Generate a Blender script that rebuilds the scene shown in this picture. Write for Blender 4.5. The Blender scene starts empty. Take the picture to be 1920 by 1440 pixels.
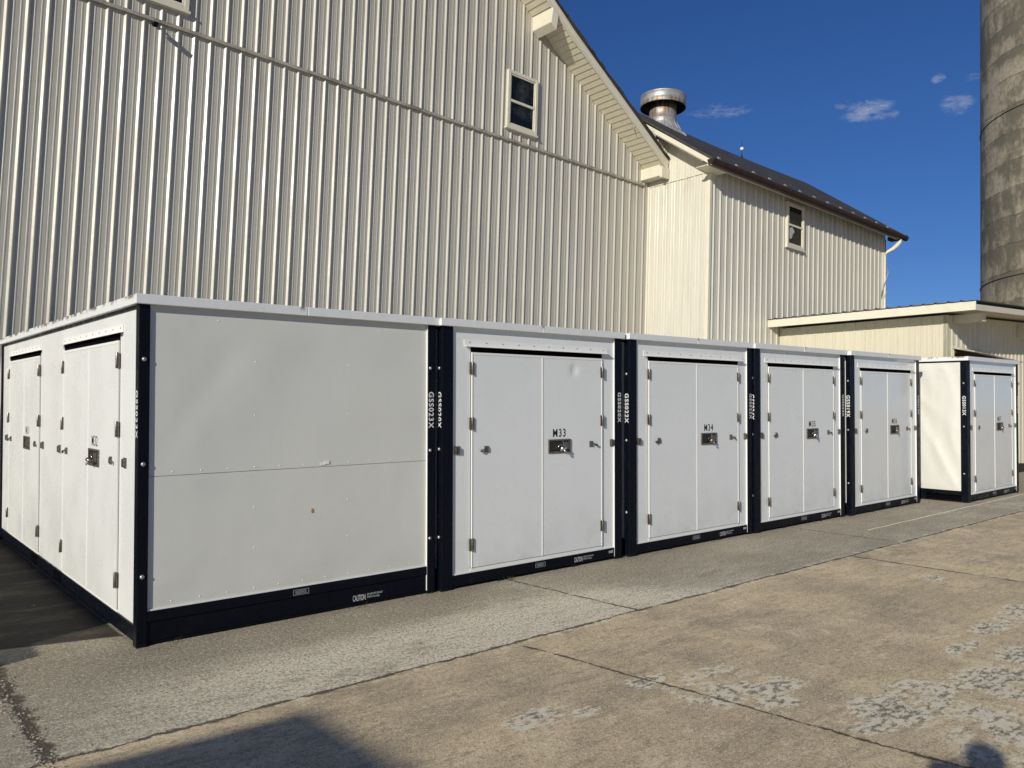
import bpy, bmesh, math, random
from mathutils import Matrix, Vector, noise as mnoise
random.seed(7)
scene = bpy.context.scene
COL = scene.collection

# ------------------------------------------------------------------ camera
CW = Vector((-1.59731993, -5.56525257, 1.49121006))
RB = ((0.762273301, -0.646412497, 0.033019670),
      (0.062258263, 0.022447792, -0.997807599),
      (0.644254083, 0.762657840, 0.057355872))
cd = bpy.data.cameras.new('camera'); cam = bpy.data.objects.new('camera', cd); COL.objects.link(cam)
cd.sensor_width = 36; cd.lens = 1506.1 / 1920 * 36; cd.clip_end = 3000; cd.clip_start = 0.05
m = Matrix.Identity(4)
for i in range(3):
    m[i][0] = RB[0][i]; m[i][1] = -RB[1][i]; m[i][2] = -RB[2][i]; m[i][3] = CW[i]
cam.matrix_world = m
scene.camera = cam
# ------------------------------------------------------------------ light
AZ = math.radians(21.0); TANEL = 0.338; EL = math.atan(TANEL)
LDIR = Vector((math.cos(AZ), math.sin(AZ), -TANEL)).normalized()
sd = bpy.data.lights.new('sun', 'SUN'); sun = bpy.data.objects.new('sun', sd); COL.objects.link(sun)
sd.energy = 4.25; sd.angle = math.radians(0.55); sd.color = (1.0, 0.945, 0.82)
sun.rotation_euler = LDIR.to_track_quat('-Z', 'Y').to_euler()
SUNROT = math.atan2(-LDIR.x, -LDIR.y)
scene.view_settings.view_transform = 'Standard'
scene.view_settings.look = 'None'
scene.view_settings.exposure = 0.0
scene.view_settings.gamma = 1.0
scene.cycles.max_bounces = 8

# ------------------------------------------------------------------ node helper
class S:
    """socket wrapper with arithmetic"""
    def __init__(s, nt, sock): s.nt = nt; s.s = sock
    def _m(s, op, *a, clamp=False):
        n = s.nt.nodes.new('ShaderNodeMath'); n.operation = op; n.use_clamp = clamp
        for i, v in enumerate((s,) + a):
            if isinstance(v, S): s.nt.links.new(v.s, n.inputs[i])
            else: n.inputs[i].default_value = v
        return S(s.nt, n.outputs[0])
    def __add__(s, o): return s._m('ADD', o)
    def __radd__(s, o): return s._m('ADD', o)
    def __sub__(s, o): return s._m('SUBTRACT', o)
    def __rsub__(s, o): return (s * -1.0) + o
    def __mul__(s, o): return s._m('MULTIPLY', o)
    def __rmul__(s, o): return s._m('MULTIPLY', o)
    def __truediv__(s, o): return s._m('DIVIDE', o)
    def abs(s): return s._m('ABSOLUTE')
    def min(s, o): return s._m('MINIMUM', o)
    def max(s, o): return s._m('MAXIMUM', o)
    def pow(s, o): return s._m('POWER', o)
    def frac(s): return s._m('FRACT')
    def lt(s, o): return s._m('LESS_THAN', o)
    def gt(s, o): return s._m('GREATER_THAN', o)
    def ramp(s, a, b, o0=0.0, o1=1.0):
        n = s.nt.nodes.new('ShaderNodeMapRange'); n.interpolation_type = 'SMOOTHSTEP'
        s.nt.links.new(s.s, n.inputs[0])
        for i, v in enumerate((a, b, o0, o1)):
            if isinstance(v, S): s.nt.links.new(v.s, n.inputs[i + 1])
            else: n.inputs[i + 1].default_value = v
        return S(s.nt, n.outputs[0])

class Mat:
    def __init__(s, name, base, rough=0.5, metal=0.0, coat=0.0, spec=0.5):
        s.m = bpy.data.materials.new(name); s.m.use_nodes = True; s.nt = s.m.node_tree
        s.b = s.nt.nodes['Principled BSDF']
        s.b.inputs['Roughness'].default_value = rough; s.b.inputs['Metallic'].default_value = metal
        s.b.inputs['Base Color'].default_value = (*base, 1); s.b.inputs['Coat Weight'].default_value = coat
        s.b.inputs['Specular IOR Level'].default_value = spec
        s.base = base; tc = s.nt.nodes.new('ShaderNodeTexCoord'); s.tc = tc
        s.obj = tc.outputs['Object']
        sp = s.nt.nodes.new('ShaderNodeSeparateXYZ'); s.nt.links.new(s.obj, sp.inputs[0])
        s.x, s.y, s.z = (S(s.nt, o) for o in sp.outputs)
    def vec(s, sx=1, sy=1, sz=1, off=(0, 0, 0)):
        n = s.nt.nodes.new('ShaderNodeMapping'); n.inputs['Scale'].default_value = (sx, sy, sz)
        n.inputs['Location'].default_value = off
        s.nt.links.new(s.obj, n.inputs[0]); return n.outputs[0]
    def noise(s, scale, detail=3, rough=0.5, vec=None, dist=0.0):
        n = s.nt.nodes.new('ShaderNodeTexNoise'); n.inputs['Scale'].default_value = scale
        n.inputs['Detail'].default_value = detail; n.inputs['Roughness'].default_value = rough
        n.inputs['Distortion'].default_value = dist
        s.nt.links.new(vec or s.obj, n.inputs['Vector']); return S(s.nt, n.outputs[0])
    def voro(s, scale, feature='F1', vec=None):
        n = s.nt.nodes.new('ShaderNodeTexVoronoi'); n.inputs['Scale'].default_value = scale; n.feature = feature
        s.nt.links.new(vec or s.obj, n.inputs['Vector']); return S(s.nt, n.outputs[0])
    def mix(s, fac, a, b):
        n = s.nt.nodes.new('ShaderNodeMix'); n.data_type = 'RGBA'
        if isinstance(fac, S): s.nt.links.new(fac.s, n.inputs[0])
        else: n.inputs[0].default_value = fac
        for i, v in ((6, a), (7, b)):
            if isinstance(v, tuple): n.inputs[i].default_value = (*v, 1)
            else: s.nt.links.new(v, n.inputs[i])
        return n.outputs[2]
    def color(s, sock): s.nt.links.new(sock, s.b.inputs['Base Color'])
    def rough(s, sk): s.nt.links.new(sk.s, s.b.inputs['Roughness'])
    def bump(s, h, strength=0.3, dist=0.01):
        n = s.nt.nodes.new('ShaderNodeBump'); n.inputs['Strength'].default_value = strength
        n.inputs['Distance'].default_value = dist; s.nt.links.new(h.s, n.inputs['Height'])
        prev = s.b.inputs['Normal'].links
        if prev: s.nt.links.new(prev[0].from_socket, n.inputs['Normal'])
        s.nt.links.new(n.outputs[0], s.b.inputs['Normal'])

# ------------------------------------------------------------------ world (Nishita sky with a few wisps of cloud)
w = bpy.data.worlds.new('World'); scene.world = w; w.use_nodes = True; nt = w.node_tree
bg = nt.nodes['Background']; sky = nt.nodes.new('ShaderNodeTexSky'); sky.sky_type = 'NISHITA'
sky.sun_disc = False; sky.sun_elevation = EL; sky.sun_rotation = SUNROT
sky.air_density = 1.0; sky.dust_density = 0.25; sky.ozone_density = 4.0; sky.altitude = 200
hs = nt.nodes.new('ShaderNodeHueSaturation'); hs.inputs['Saturation'].default_value = 1.15
nt.links.new(sky.outputs[0], hs.inputs['Color'])
tint = nt.nodes.new('ShaderNodeMix'); tint.data_type = 'RGBA'; tint.blend_type = 'MULTIPLY'; tint.inputs[0].default_value = 1.0
nt.links.new(hs.outputs[0], tint.inputs[6]); tint.inputs[7].default_value = (0.84, 0.90, 1.24, 1)
tcw = nt.nodes.new('ShaderNodeTexCoord')
def wnoise(sc, det, rough, scl):
    mp = nt.nodes.new('ShaderNodeMapping'); mp.inputs['Scale'].default_value = scl
    nt.links.new(tcw.outputs['Generated'], mp.inputs[0])
    n = nt.nodes.new('ShaderNodeTexNoise'); n.inputs['Scale'].default_value = sc
    n.inputs['Detail'].default_value = det; n.inputs['Roughness'].default_value = rough; n.inputs['Distortion'].default_value = 0.6
    nt.links.new(mp.outputs[0], n.inputs['Vector']); return S(nt, n.outputs[0])
sx = nt.nodes.new('ShaderNodeSeparateXYZ'); nt.links.new(tcw.outputs['Generated'], sx.inputs[0])
wx, wy, wz = (S(nt, o) for o in sx.outputs)
blob = None
# centre direction (unit), half width, half height, strength of each small cloud
for (cx, cy, cz, rw, rh, st) in ((.838, .4085, .3595, .030, .014, 1.0), (.8265, .428, .3672, .013, .008, .8), (.848, .397, .3480, .022, .006, .5),
                                 (.8744, .3317, .3543, .020, .014, .85), (.8595, .3432, .3789, .009, .007, .9), (.870, .316, .378, .018, .007, .5),
                                 (.755, .540, .3722, .040, .010, .75), (.742, .554, .3775, .018, .010, .35), (.7030, .597, .3830, .022, .012, .4),
                                 (.7603, .503, .4109, .012, .004, .35), (.8505, .388, .354, .010, .005, .7)):
    L = math.hypot(cx, cy); tx, ty = -cy / L, cx / L        # horizontal tangent
    u = (wx * tx + wy * ty + (-(cx * tx + cy * ty))) * (1 / rw)
    v = (wz + (-cz)) * (1 / rh)
    g = (u * u + v * v).ramp(0.0, 1.6, st, 0.0)
    blob = g if blob is None else blob.max(g)
n1 = wnoise(30, 8, 0.66, (1, 1, 3.2)); n2 = wnoise(110, 5, 0.7, (1, 1, 2.6))
cl = ((n1 * 0.85 + n2 * 0.45 + blob * 0.34 + (-0.82)) * 3.0)._m('MULTIPLY', blob, clamp=True)
mx = nt.nodes.new('ShaderNodeMix'); mx.data_type = 'RGBA'
nt.links.new((cl * 0.62).s, mx.inputs[0]); nt.links.new(tint.outputs[2], mx.inputs[6]); mx.inputs[7].default_value = (8.0, 8.3, 9.2, 1)
nt.links.new(mx.outputs[2], bg.inputs[0]); bg.inputs[1].default_value = 0.062

# ------------------------------------------------------------------ frames
MC3 = Matrix(((0.9987786291, -0.0056632089, -0.0490833799),
              (0.0052081624, 0.9999423138, -0.0093938297),
              (0.0491337477, 0.0091267221, 0.9987505083)))
MC = MC3.to_4x4()                      # the sloping yard: x along the row, y towards the barn
def yard(x, y, z=0.0): return MC @ Vector((x, y, z))

class Fr:
    """local face frame: u right, v up, n outward"""
    def __init__(s, o, u, v, n): s.o, s.u, s.v, s.n = Vector(o), Vector(u), Vector(v), Vector(n)
    def p(s, u, v, n): return s.o + s.u * u + s.v * v + s.n * n
    def mat(s, u, v, n, rot=False):
        a, b = (s.u, s.v) if not rot else (-s.v, s.u)
        m = Matrix.Identity(4)
        o = s.p(u, v, n)
        for i in range(3): m[i][0] = a[i]; m[i][1] = b[i]; m[i][2] = s.n[i]; m[i][3] = o[i]
        return m
WORLD = Fr((0, 0, 0), (1, 0, 0), (0, 0, 1), (0, -1, 0))

class MB:
    def __init__(s): s.v = []; s.f = []; s.sm = []
    def box(s, x0, x1, y0, y1, z0, z1):
        b = len(s.v)
        s.v += [(x, y, z) for z in (z0, z1) for y in (y0, y1) for x in (x0, x1)]
        for q in ((0, 2, 3, 1), (4, 5, 7, 6), (0, 1, 5, 4), (2, 6, 7, 3), (0, 4, 6, 2), (1, 3, 7, 5)):
            s.f.append(tuple(b + i for i in q))
        return s
    def fbox(s, F, u0, u1, v0, v1, n0, n1):
        b = len(s.v)
        for n in (n0, n1):
            for v in (v0, v1):
                for u in (u0, u1): s.v.append(tuple(F.p(u, v, n)))
        for q in ((0, 2, 3, 1), (4, 5, 7, 6), (0, 1, 5, 4), (2, 6, 7, 3), (0, 4, 6, 2), (1, 3, 7, 5)):
            s.f.append(tuple(b + i for i in q))
        return s
    def hexa(s, pts):
        """8 corner points, bottom ring then top ring"""
        b = len(s.v); s.v += [tuple(p) for p in pts]
        for q in ((0, 3, 2, 1), (4, 5, 6, 7), (0, 1, 5, 4), (1, 2, 6, 5), (2, 3, 7, 6), (3, 0, 4, 7)): s.f.append(tuple(b + i for i in q))
        return s
    def prism(s, pts, a0, a1, mp):
        """closed outline pts (p,q) extruded a0..a1; mp(p,q,a)->xyz"""
        b = len(s.v); n = len(pts)
        s.v += [tuple(mp(p, q, a0)) for p, q in pts] + [tuple(mp(p, q, a1)) for p, q in pts]
        s.f.append(tuple(b + i for i in range(n))); s.f.append(tuple(b + n + i for i in reversed(range(n))))
        for i in range(n):
            j = (i + 1) % n; s.f.append((b + i, b + n + i, b + n + j, b + j))
        return s
    def lathe(s, c, prof, seg=32, M=None, cap=True):
        b = len(s.v); M = M or Matrix.Identity(4)
        for r, z in prof:
            for k in range(seg):
                a = 2 * math.pi * k / seg
                s.v.append(tuple(M @ Vector((c[0] + r * math.cos(a), c[1] + r * math.sin(a), c[2] + z))))
        for i in range(len(prof) - 1):
            for k in range(seg):
                k2 = (k + 1) % seg
                s.f.append((b + i * seg + k, b + i * seg + k2, b + (i + 1) * seg + k2, b + (i + 1) * seg + k))
                s.sm.append(len(s.f) - 1)
        if cap:
            s.f.append(tuple(b + k for k in reversed(range(seg))))
            s.f.append(tuple(b + (len(prof) - 1) * seg + k for k in range(seg)))
        return s
    def tube(s, pts, r, seg=10):
        b = len(s.v); pts = [Vector(p) for p in pts]; up0 = Vector((0.3, 0.2, 1)).normalized()
        for i, p in enumerate(pts):
            d = (pts[min(i + 1, len(pts) - 1)] - pts[max(i - 1, 0)]).normalized()
            a = d.cross(up0)
            if a.length < 0.05: a = d.cross(Vector((1, 0, 0)))
            a.normalize(); c = d.cross(a).normalized(); rr = r[i] if isinstance(r, (list, tuple)) else r
            for k in range(seg):
                t = 2 * math.pi * k / seg; s.v.append(tuple(p + (a * math.cos(t) + c * math.sin(t)) * rr))
        for i in range(len(pts) - 1):
            for k in range(seg):
                k2 = (k + 1) % seg
                s.f.append((b + i * seg + k, b + i * seg + k2, b + (i + 1) * seg + k2, b + (i + 1) * seg + k)); s.sm.append(len(s.f) - 1)
        s.f.append(tuple(b + k for k in reversed(range(seg)))); s.f.append(tuple(b + (len(pts) - 1) * seg + k for k in range(seg)))
        return s
    def grid(s, F, u0, u1, v0, v1, nu, nv, fn):
        b = len(s.v)
        for j in range(nv + 1):
            for i in range(nu + 1):
                u = u0 + (u1 - u0) * i / nu; v = v0 + (v1 - v0) * j / nv
                s.v.append(tuple(F.p(u, v, fn(u, v))))
        for j in range(nv):
            for i in range(nu):
                a = b + j * (nu + 1) + i; s.f.append((a, a + 1, a + nu + 2, a + nu + 1)); s.sm.append(len(s.f) - 1)
        return s
    def build(s, name, mat, parent=None, bevel=0.0, normals=True):
        me = bpy.data.meshes.new(name); me.from_pydata([tuple(p) for p in s.v], [], s.f)
        for i in s.sm: me.polygons[i].use_smooth = True
        if normals:
            bm = bmesh.new(); bm.from_mesh(me); bmesh.ops.recalc_face_normals(bm, faces=bm.faces); bm.to_mesh(me); bm.free()
        me.materials.append(mat.m if isinstance(mat, Mat) else mat); me.update()
        o = bpy.data.objects.new(name, me); COL.objects.link(o)
        if parent: o.parent = parent
        if bevel:
            md = o.modifiers.new('bevel', 'BEVEL'); md.width = bevel; md.segments = 2; md.limit_method = 'ANGLE'
            md.harden_normals = False
        return o

class Each:
    """collects one MB per piece and builds each as an object of its own"""
    def __init__(s): s.l = []
    def new(s): m_ = MB(); s.l.append(m_); return m_
    def build(s, name, mat, parent=None, bevel=0.0):
        return [m_.build(name, mat, parent, bevel) for m_ in s.l]
def tag(o, label=None, cat=None, group=None, kind=None):
    if label: o['label'] = label
    if cat: o['category'] = cat
    if group: o['group'] = group
    if kind: o['kind'] = kind
    return o
def empty(name, mat4, label, cat, group=None):
    o = bpy.data.objects.new(name, None); COL.objects.link(o); o.matrix_world = mat4; o.empty_display_size = 0.2
    return tag(o, label, cat, group)

_txt = {}
def text_mesh(body, w, h, bold=0.0, space=1.0):
    key = (body, w, h, bold, space)
    if key in _txt: return _txt[key]
    cu = bpy.data.curves.new('lettering', 'FONT'); cu.body = body; cu.size = 1; cu.offset = bold; cu.extrude = 0.0
    cu.space_character = space; cu.resolution_u = 3; cu.space_line = 1.0
    o = bpy.data.objects.new('lettering', cu); COL.objects.link(o)
    dg = bpy.context.evaluated_depsgraph_get(); me = bpy.data.meshes.new_from_object(o.evaluated_get(dg))
    bpy.data.objects.remove(o); bpy.data.curves.remove(cu)
    xs = [v.co.x for v in me.vertices]; ys = [v.co.y for v in me.vertices]
    x0, x1, y0, y1 = min(xs), max(xs), min(ys), max(ys)
    for v in me.vertices:
        v.co.x = (v.co.x - x0) / (x1 - x0) * w - w / 2; v.co.y = (v.co.y - y0) / (y1 - y0) * h - h / 2
    _txt[key] = me; return me
def text(body, w, h, name, mat, parent, M, bold=0.0, space=1.0):
    me = text_mesh(body, w, h, bold, space).copy(); me.transform(M); me.name = name
    me.materials.clear(); me.materials.append(mat.m)
    o = bpy.data.objects.new(name, me); COL.objects.link(o); o.parent = parent; return o

# ------------------------------------------------------------------ materials
def panel_mat(name, base, rough, wav, sc, coat=0.0, dirt=1.0, grain=0.05):
    M = Mat(name, base, rough, coat=coat)
    d = M.noise(1.3, 5, 0.6).ramp(0.42, 0.75); f = M.noise(60, 2, 0.6)
    low = M.z.ramp(0.16, 0.75, 1.0, 0.0) * M.noise(3.5, 4, 0.7).ramp(0.35, 0.8)     # road splash near the foot
    c = M.mix(d * 0.22 * dirt, base, tuple(b * 0.80 for b in base))
    c = M.mix(low * 0.30 * dirt, c, (0.42, 0.38, 0.30))
    c = M.mix(f.ramp(0.70, 0.85) * 0.22 * dirt, c, (0.45, 0.43, 0.38))
    st = M.noise(9, 4, 0.6, M.vec(2.2, 2.2, 0.16)).ramp(0.58, 0.80)             # faint rain streaks
    c = M.mix(st * 0.14 * dirt, c, (0.50, 0.48, 0.42))
    M.color(c)
    M.rough(M.noise(2.2, 4, 0.6).ramp(0.3, 0.7, rough - 0.05, rough + 0.10))
    M.bump(M.noise(sc, 2, 0.45), wav, 0.05)
    if grain: M.bump(M.noise(330, 2, 0.5), grain, 0.002)
    return M
panelM = panel_mat('white_enamel', (0.655, 0.66, 0.615), 0.42, 0.16, 1.7)
doorM = panel_mat('grey_white_door_enamel', (0.76, 0.785, 0.775), 0.30, 0.10, 1.1)
glossM = panel_mat('glossy_white_enamel', (0.76, 0.785, 0.78), 0.13, 0.05, 0.9, coat=0.5)
trimM = Mat('white_trim', (0.82, 0.82, 0.79), 0.35)
capM = Mat('white_roof_cap', (0.74, 0.755, 0.75), 0.40)
sf = capM.noise(9, 5, 0.75).ramp(0.46, 0.54) * (capM.z + capM.noise(9, 4) * 0.05).ramp(2.292, 2.325) * capM.x.ramp(-0.02, 0.0, 1.0, 0.0)
sj = ((capM.x + (-1.13)).abs().ramp(0.006, 0.028, 1.0, 0.0) * capM.z.ramp(2.25, 2.30) * capM.noise(23, 3).ramp(0.4, 0.6) * capM.y.lt(0.0))
sg = capM.noise(3.0, 5, 0.65).ramp(0.5, 0.8) * 0.25
cc = capM.mix(sg, (0.74, 0.755, 0.75), (0.50, 0.48, 0.43)); cc = capM.mix((sf * 0.9).max(sj * 0.85), cc, (0.10, 0.07, 0.055))
capM.color(cc); capM.bump(capM.noise(5, 3), 0.2, 0.02)
blackM = Mat('black_steel_paint', (0.006, 0.007, 0.010), 0.30, spec=0.13)
bd = (blackM.noise(5, 5, 0.7).ramp(0.5, 0.8) * blackM.z.ramp(0.0, 0.5, 0.8, 0.25)).max((blackM.z + blackM.noise(14, 5, 0.75) * 0.05).ramp(0.055, 0.025) * 1.6).max(blackM.noise(11, 6, 0.8, blackM.vec(0.5, 0.5, 3)).ramp(0.66, 0.72) * blackM.z.ramp(0.35, 0.0) * 2.5)
blackM.color(blackM.mix(bd * 0.22, (0.0028, 0.0042, 0.009), (0.030, 0.026, 0.021)))
blackM.rough(blackM.noise(9, 3).ramp(0.3, 0.7, 0.22, 0.5)); blackM.bump(blackM.noise(24, 3), 0.12, 0.01)
darkM = Mat('gap_shade_black', (0.003, 0.003, 0.004), 0.9, spec=0.02); rebM = Mat('rebate_shade', (0.12, 0.12, 0.115), 0.8)  # near-black and grey that stand for shade in gaps and recesses
hwM = Mat('zinc_hardware', (0.22, 0.20, 0.17), 0.38, metal=0.85)
hwM.color(hwM.mix(hwM.noise(90, 4, 0.7).ramp(0.4, 0.7), (0.30, 0.275, 0.235), (0.07, 0.055, 0.042)))
hwdM = Mat('dark_hardware', (0.05, 0.045, 0.04), 0.45, metal=0.6)
chromeM = Mat('chrome', (0.75, 0.75, 0.74), 0.12, metal=1.0)
boltM = Mat('galvanised_bolt', (0.42, 0.42, 0.41), 0.35, metal=0.7)
blkTxt = Mat('black_vinyl_lettering', (0.008, 0.008, 0.008), 0.5)
whtTxt = Mat('white_vinyl_lettering', (0.72, 0.73, 0.73), 0.5)
greyTxt = Mat('grey_print', (0.34, 0.36, 0.37), 0.5)
fadeTxt = Mat('faded_lettering', (0.12, 0.12, 0.12), 0.5)

def siding_mat(name, base, vert=True):
    M = Mat(name, base, 0.40)
    st = M.noise(3.0, 5, 0.65, M.vec(7, 7, 0.20)).ramp(0.40, 0.74)
    blot = M.noise(0.55, 4, 0.6).ramp(0.42, 0.7)
    fine = M.noise(40, 3, 0.7, M.vec(1, 1, 0.12)).ramp(0.45, 0.8)
    c = M.mix(st * 0.42, base, tuple(b * k for b, k in zip(base, (0.72, 0.70, 0.66))))
    c = M.mix(blot * 0.25, c, tuple(b * k for b, k in zip(base, (0.80, 0.79, 0.76))))
    c = M.mix(fine * 0.16, c, (0.30, 0.27, 0.22))
    grime = (M.z + (-7.03)).ramp(-0.9, -0.02) * M.z.lt(7.04) * M.noise(2.2, 5, 0.7, M.vec(2.5, 2.5, 0.35)).ramp(0.50, 0.72)
    c = M.mix(grime * 0.38, c, (0.20, 0.175, 0.14))
    M.color(c); M.rough(M.noise(1.2, 3).ramp(0.3, 0.7, 0.28, 0.46)); M.bump(M.noise(2.3, 3), 0.22, 0.03)
    return M
barnM = siding_mat('cream_ribbed_siding', (0.478, 0.455, 0.388))
annexM = siding_mat('pale_cream_siding', (0.595, 0.57, 0.485))
leanM = siding_mat('yellow_cream_siding', (0.595, 0.56, 0.435))
creamM = Mat('cream_trim', (0.64, 0.605, 0.48), 0.45)
creamM.color(creamM.mix(creamM.noise(4, 5, 0.7).ramp(0.45, 0.8) * 0.3, (0.66, 0.625, 0.50), (0.42, 0.38, 0.29)))
soffM = Mat('cream_vinyl_soffit', (0.64, 0.59, 0.45), 0.5)
soffM.color(soffM.mix(soffM.noise(6, 4, 0.6).ramp(0.4, 0.8) * 0.25, (0.66, 0.61, 0.465), (0.42, 0.37, 0.27)))
greytrimM = Mat('weathered_band', (0.32, 0.295, 0.245), 0.5)
greytrimM.color(greytrimM.mix(greytrimM.noise(3, 5, 0.7).ramp(0.4, 0.7), (0.40, 0.37, 0.30), (0.17, 0.15, 0.12)))
brownM = Mat('brown_gutter', (0.030, 0.015, 0.013), 0.45, spec=0.25)
brownM.color(brownM.mix(brownM.noise(5, 4, 0.7).ramp(0.4, 0.75) * 0.6, (0.032, 0.016, 0.013), (0.055, 0.038, 0.03)))
glassM = Mat('dark_window_glass', (0.012, 0.014, 0.013), 0.10, spec=0.30)
glassM.color(glassM.mix(glassM.noise(2.4, 5, 0.7).ramp(0.45, 0.7), (0.008, 0.009, 0.009), (0.045, 0.050, 0.048)))
glassM.bump(glassM.noise(1.6, 2), 0.05, 0.05)
paperM = Mat('crumpled_white_plastic', (0.42, 0.43, 0.42), 0.6)
galvM = Mat('galvanised_sheet', (0.42, 0.42, 0.41), 0.50, metal=0.6)
gn = galvM.noise(3.5, 5, 0.7).ramp(0.35, 0.7); gr = galvM.noise(5.0, 5, 0.7, galvM.vec(3, 3, 0.35)).ramp(0.42, 0.62)
gc = galvM.mix(gn, (0.55, 0.55, 0.54), (0.30, 0.295, 0.285))
gc = galvM.mix(gr * galvM.z.ramp(9.10, 9.45) * galvM.z.ramp(9.72, 9.60), gc, (0.30, 0.16, 0.055)); galvM.color(gc)
galvM.bump(galvM.noise(6, 3), 0.15, 0.02)
shingM = Mat('slate_shingles', (0.05, 0.045, 0.04), 0.7)
bn = shingM.nt.nodes.new('ShaderNodeTexBrick'); shingM.nt.links.new(shingM.vec(1, 1.19, 1), bn.inputs['Vector'])
bn.inputs['Scale'].default_value = 1.0; bn.inputs['Brick Width'].default_value = 0.30; bn.inputs['Row Height'].default_value = 0.17
bn.inputs['Mortar Size'].default_value = 0.006; bn.inputs['Color1'].default_value = (0.060, 0.052, 0.046, 1)
bn.inputs['Color2'].default_value = (0.032, 0.029, 0.028, 1); bn.inputs['Mortar'].default_value = (0.012, 0.011, 0.011, 1)
shingM.color(shingM.mix(shingM.noise(2, 5, 0.7).ramp(0.45, 0.75) * 0.5, bn.outputs[0], (0.085, 0.075, 0.062)))
shingM.bump(shingM.noise(30, 3), 0.4, 0.01)
metroofM = Mat('dull_metal_roof', (0.20, 0.21, 0.215), 0.5, metal=0.3)
siloM = Mat('stained_concrete', (0.25, 0.22, 0.17), 0.85)
zz = siloM.z + siloM.noise(0.9, 3) * 0.30
band = (zz * (1 / 0.78)).frac()
edge = band.ramp(0.0, 0.06, 1.0, 0.0).max(band.ramp(0.96, 1.0))
grad = band.ramp(0.10, 0.95, 0.0, 1.0)
bl = siloM.noise(0.75, 7, 0.70, siloM.vec(1, 1, 0.9)); bl2 = siloM.noise(3.0, 6, 0.72, siloM.vec(1.3, 1.3, 0.55))
dark = (bl * 0.85 + bl2 * 0.50 + grad * 0.09).ramp(0.60, 0.80)
c1 = siloM.mix(siloM.noise(10, 5, 0.7).ramp(0.3, 0.7), (0.38, 0.33, 0.245), (0.26, 0.225, 0.165))
c1 = siloM.mix(dark * 0.80, c1, (0.085, 0.078, 0.058)); c1 = siloM.mix(edge * 0.62 * siloM.noise(2.5, 4).ramp(0.35, 0.6), c1, (0.05, 0.043, 0.033))
wh = siloM.noise(5.0, 5, 0.7, siloM.vec(1, 1, 0.5, (3, 1, 2))).ramp(0.66, 0.74); c1 = siloM.mix(wh * 0.4, c1, (0.40, 0.36, 0.29))
siloM.color(c1); siloM.bump(edge * -0.5 + bl2 * 0.4, 0.35, 0.02)
woodM = Mat('dark_brown_timber', (0.035, 0.024, 0.018), 0.7)
woodM.color(woodM.mix(woodM.noise(4, 5, 0.7, woodM.vec(1, 1, 6)).ramp(0.3, 0.8), (0.045, 0.030, 0.022), (0.015, 0.011, 0.009)))
stoneM = Mat('loose_grit', (0.30, 0.27, 0.22), 0.9)
stoneM.color(stoneM.mix(stoneM.noise(14, 2).ramp(0.35, 0.65), (0.42, 0.38, 0.31), (0.10, 0.085, 0.065)))

# ------------------------------------------------------------------ ground (one sheet, concrete slabs with joints, cracks and spalled patches)
G = Mat('weathered_concrete', (0.3, 0.27, 0.22), 0.9)
X, Y = G.x, G.y
wob = (G.noise(2.2, 5, 0.62) + (-0.5)) * 0.16
wobf = (G.noise(16, 5, 0.75) + (-0.5)) * 0.060
inner = (Y + 1.475 + wob * 0.55).ramp(-0.012, 0.012)                  # 1 on the strip beside the row
big = G.noise(0.75, 6, 0.62); mid = G.noise(3.2, 7, 0.68); fine = G.noise(26, 6, 0.75); grit = G.noise(120, 4, 0.8)
streak = G.noise(2.6, 6, 0.7, G.vec(0.45, 1.9, 1))
outerC = G.mix(big.ramp(0.36, 0.66), (0.315, 0.262, 0.190), (0.225, 0.188, 0.140))
outerC = G.mix(mid.ramp(0.45, 0.72) * 0.7, outerC, (0.385, 0.325, 0.245))
outerC = G.mix(streak.ramp(0.52, 0.74) * 0.6, outerC, (0.150, 0.122, 0.092))
inC = G.mix(big.ramp(0.38, 0.62), (0.245, 0.230, 0.203), (0.180, 0.168, 0.147))
inC = G.mix(streak.ramp(0.42, 0.70) * 0.55, inC, (0.125, 0.112, 0.088))
pale = (X + Y * 0.8 + wob * 3.0).ramp(3.3, 2.6) * (X.ramp(-1.0, 0.6)) * (Y.ramp(-0.4, -0.95))    # bleached end of the near slab
inC = G.mix(pale * 0.72, inC, (0.425, 0.395, 0.335))
base = G.mix(inner, outerC, inC)
left_shade = X.ramp(0.03, -0.0) * (Y + X * 0.25 + wob * 0.2).ramp(0.37, 0.40)  # slab left of the first container, painted dark for the shade on it
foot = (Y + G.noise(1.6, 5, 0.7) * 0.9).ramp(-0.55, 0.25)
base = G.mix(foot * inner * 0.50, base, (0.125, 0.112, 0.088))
stn = G.noise(0.55, 6, 0.66, G.vec(0.8, 1.2, 1, (11, 4, 0))).ramp(0.47, 0.64)
base = G.mix(stn * 0.50, base, (0.118, 0.106, 0.085))
warm = G.noise(0.42, 5, 0.6, G.vec(1, 1, 1, (3, 21, 0))).ramp(0.50, 0.66) * (1.0 - inner)
base = G.mix(warm * 0.5, base, (0.36, 0.300, 0.200))
stn2 = G.noise(1.7, 7, 0.70, G.vec(0.7, 1.5, 1, (1, 14, 0))).ramp(0.54, 0.66)
base = G.mix(stn2 * 0.48, base, (0.105, 0.090, 0.070))
base = G.mix((1.0 - inner) * G.noise(9, 8, 0.75, G.vec(0.5, 1.6, 1, (1, 6, 0))).ramp(0.50, 0.62) * 0.55, base, (0.155, 0.128, 0.095))
base = G.mix((1.0 - inner) * G.noise(14, 8, 0.75, G.vec(0.5, 1.6, 1, (6, 1, 0))).ramp(0.54, 0.66) * 0.45, base, (0.40, 0.35, 0.27))
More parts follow.
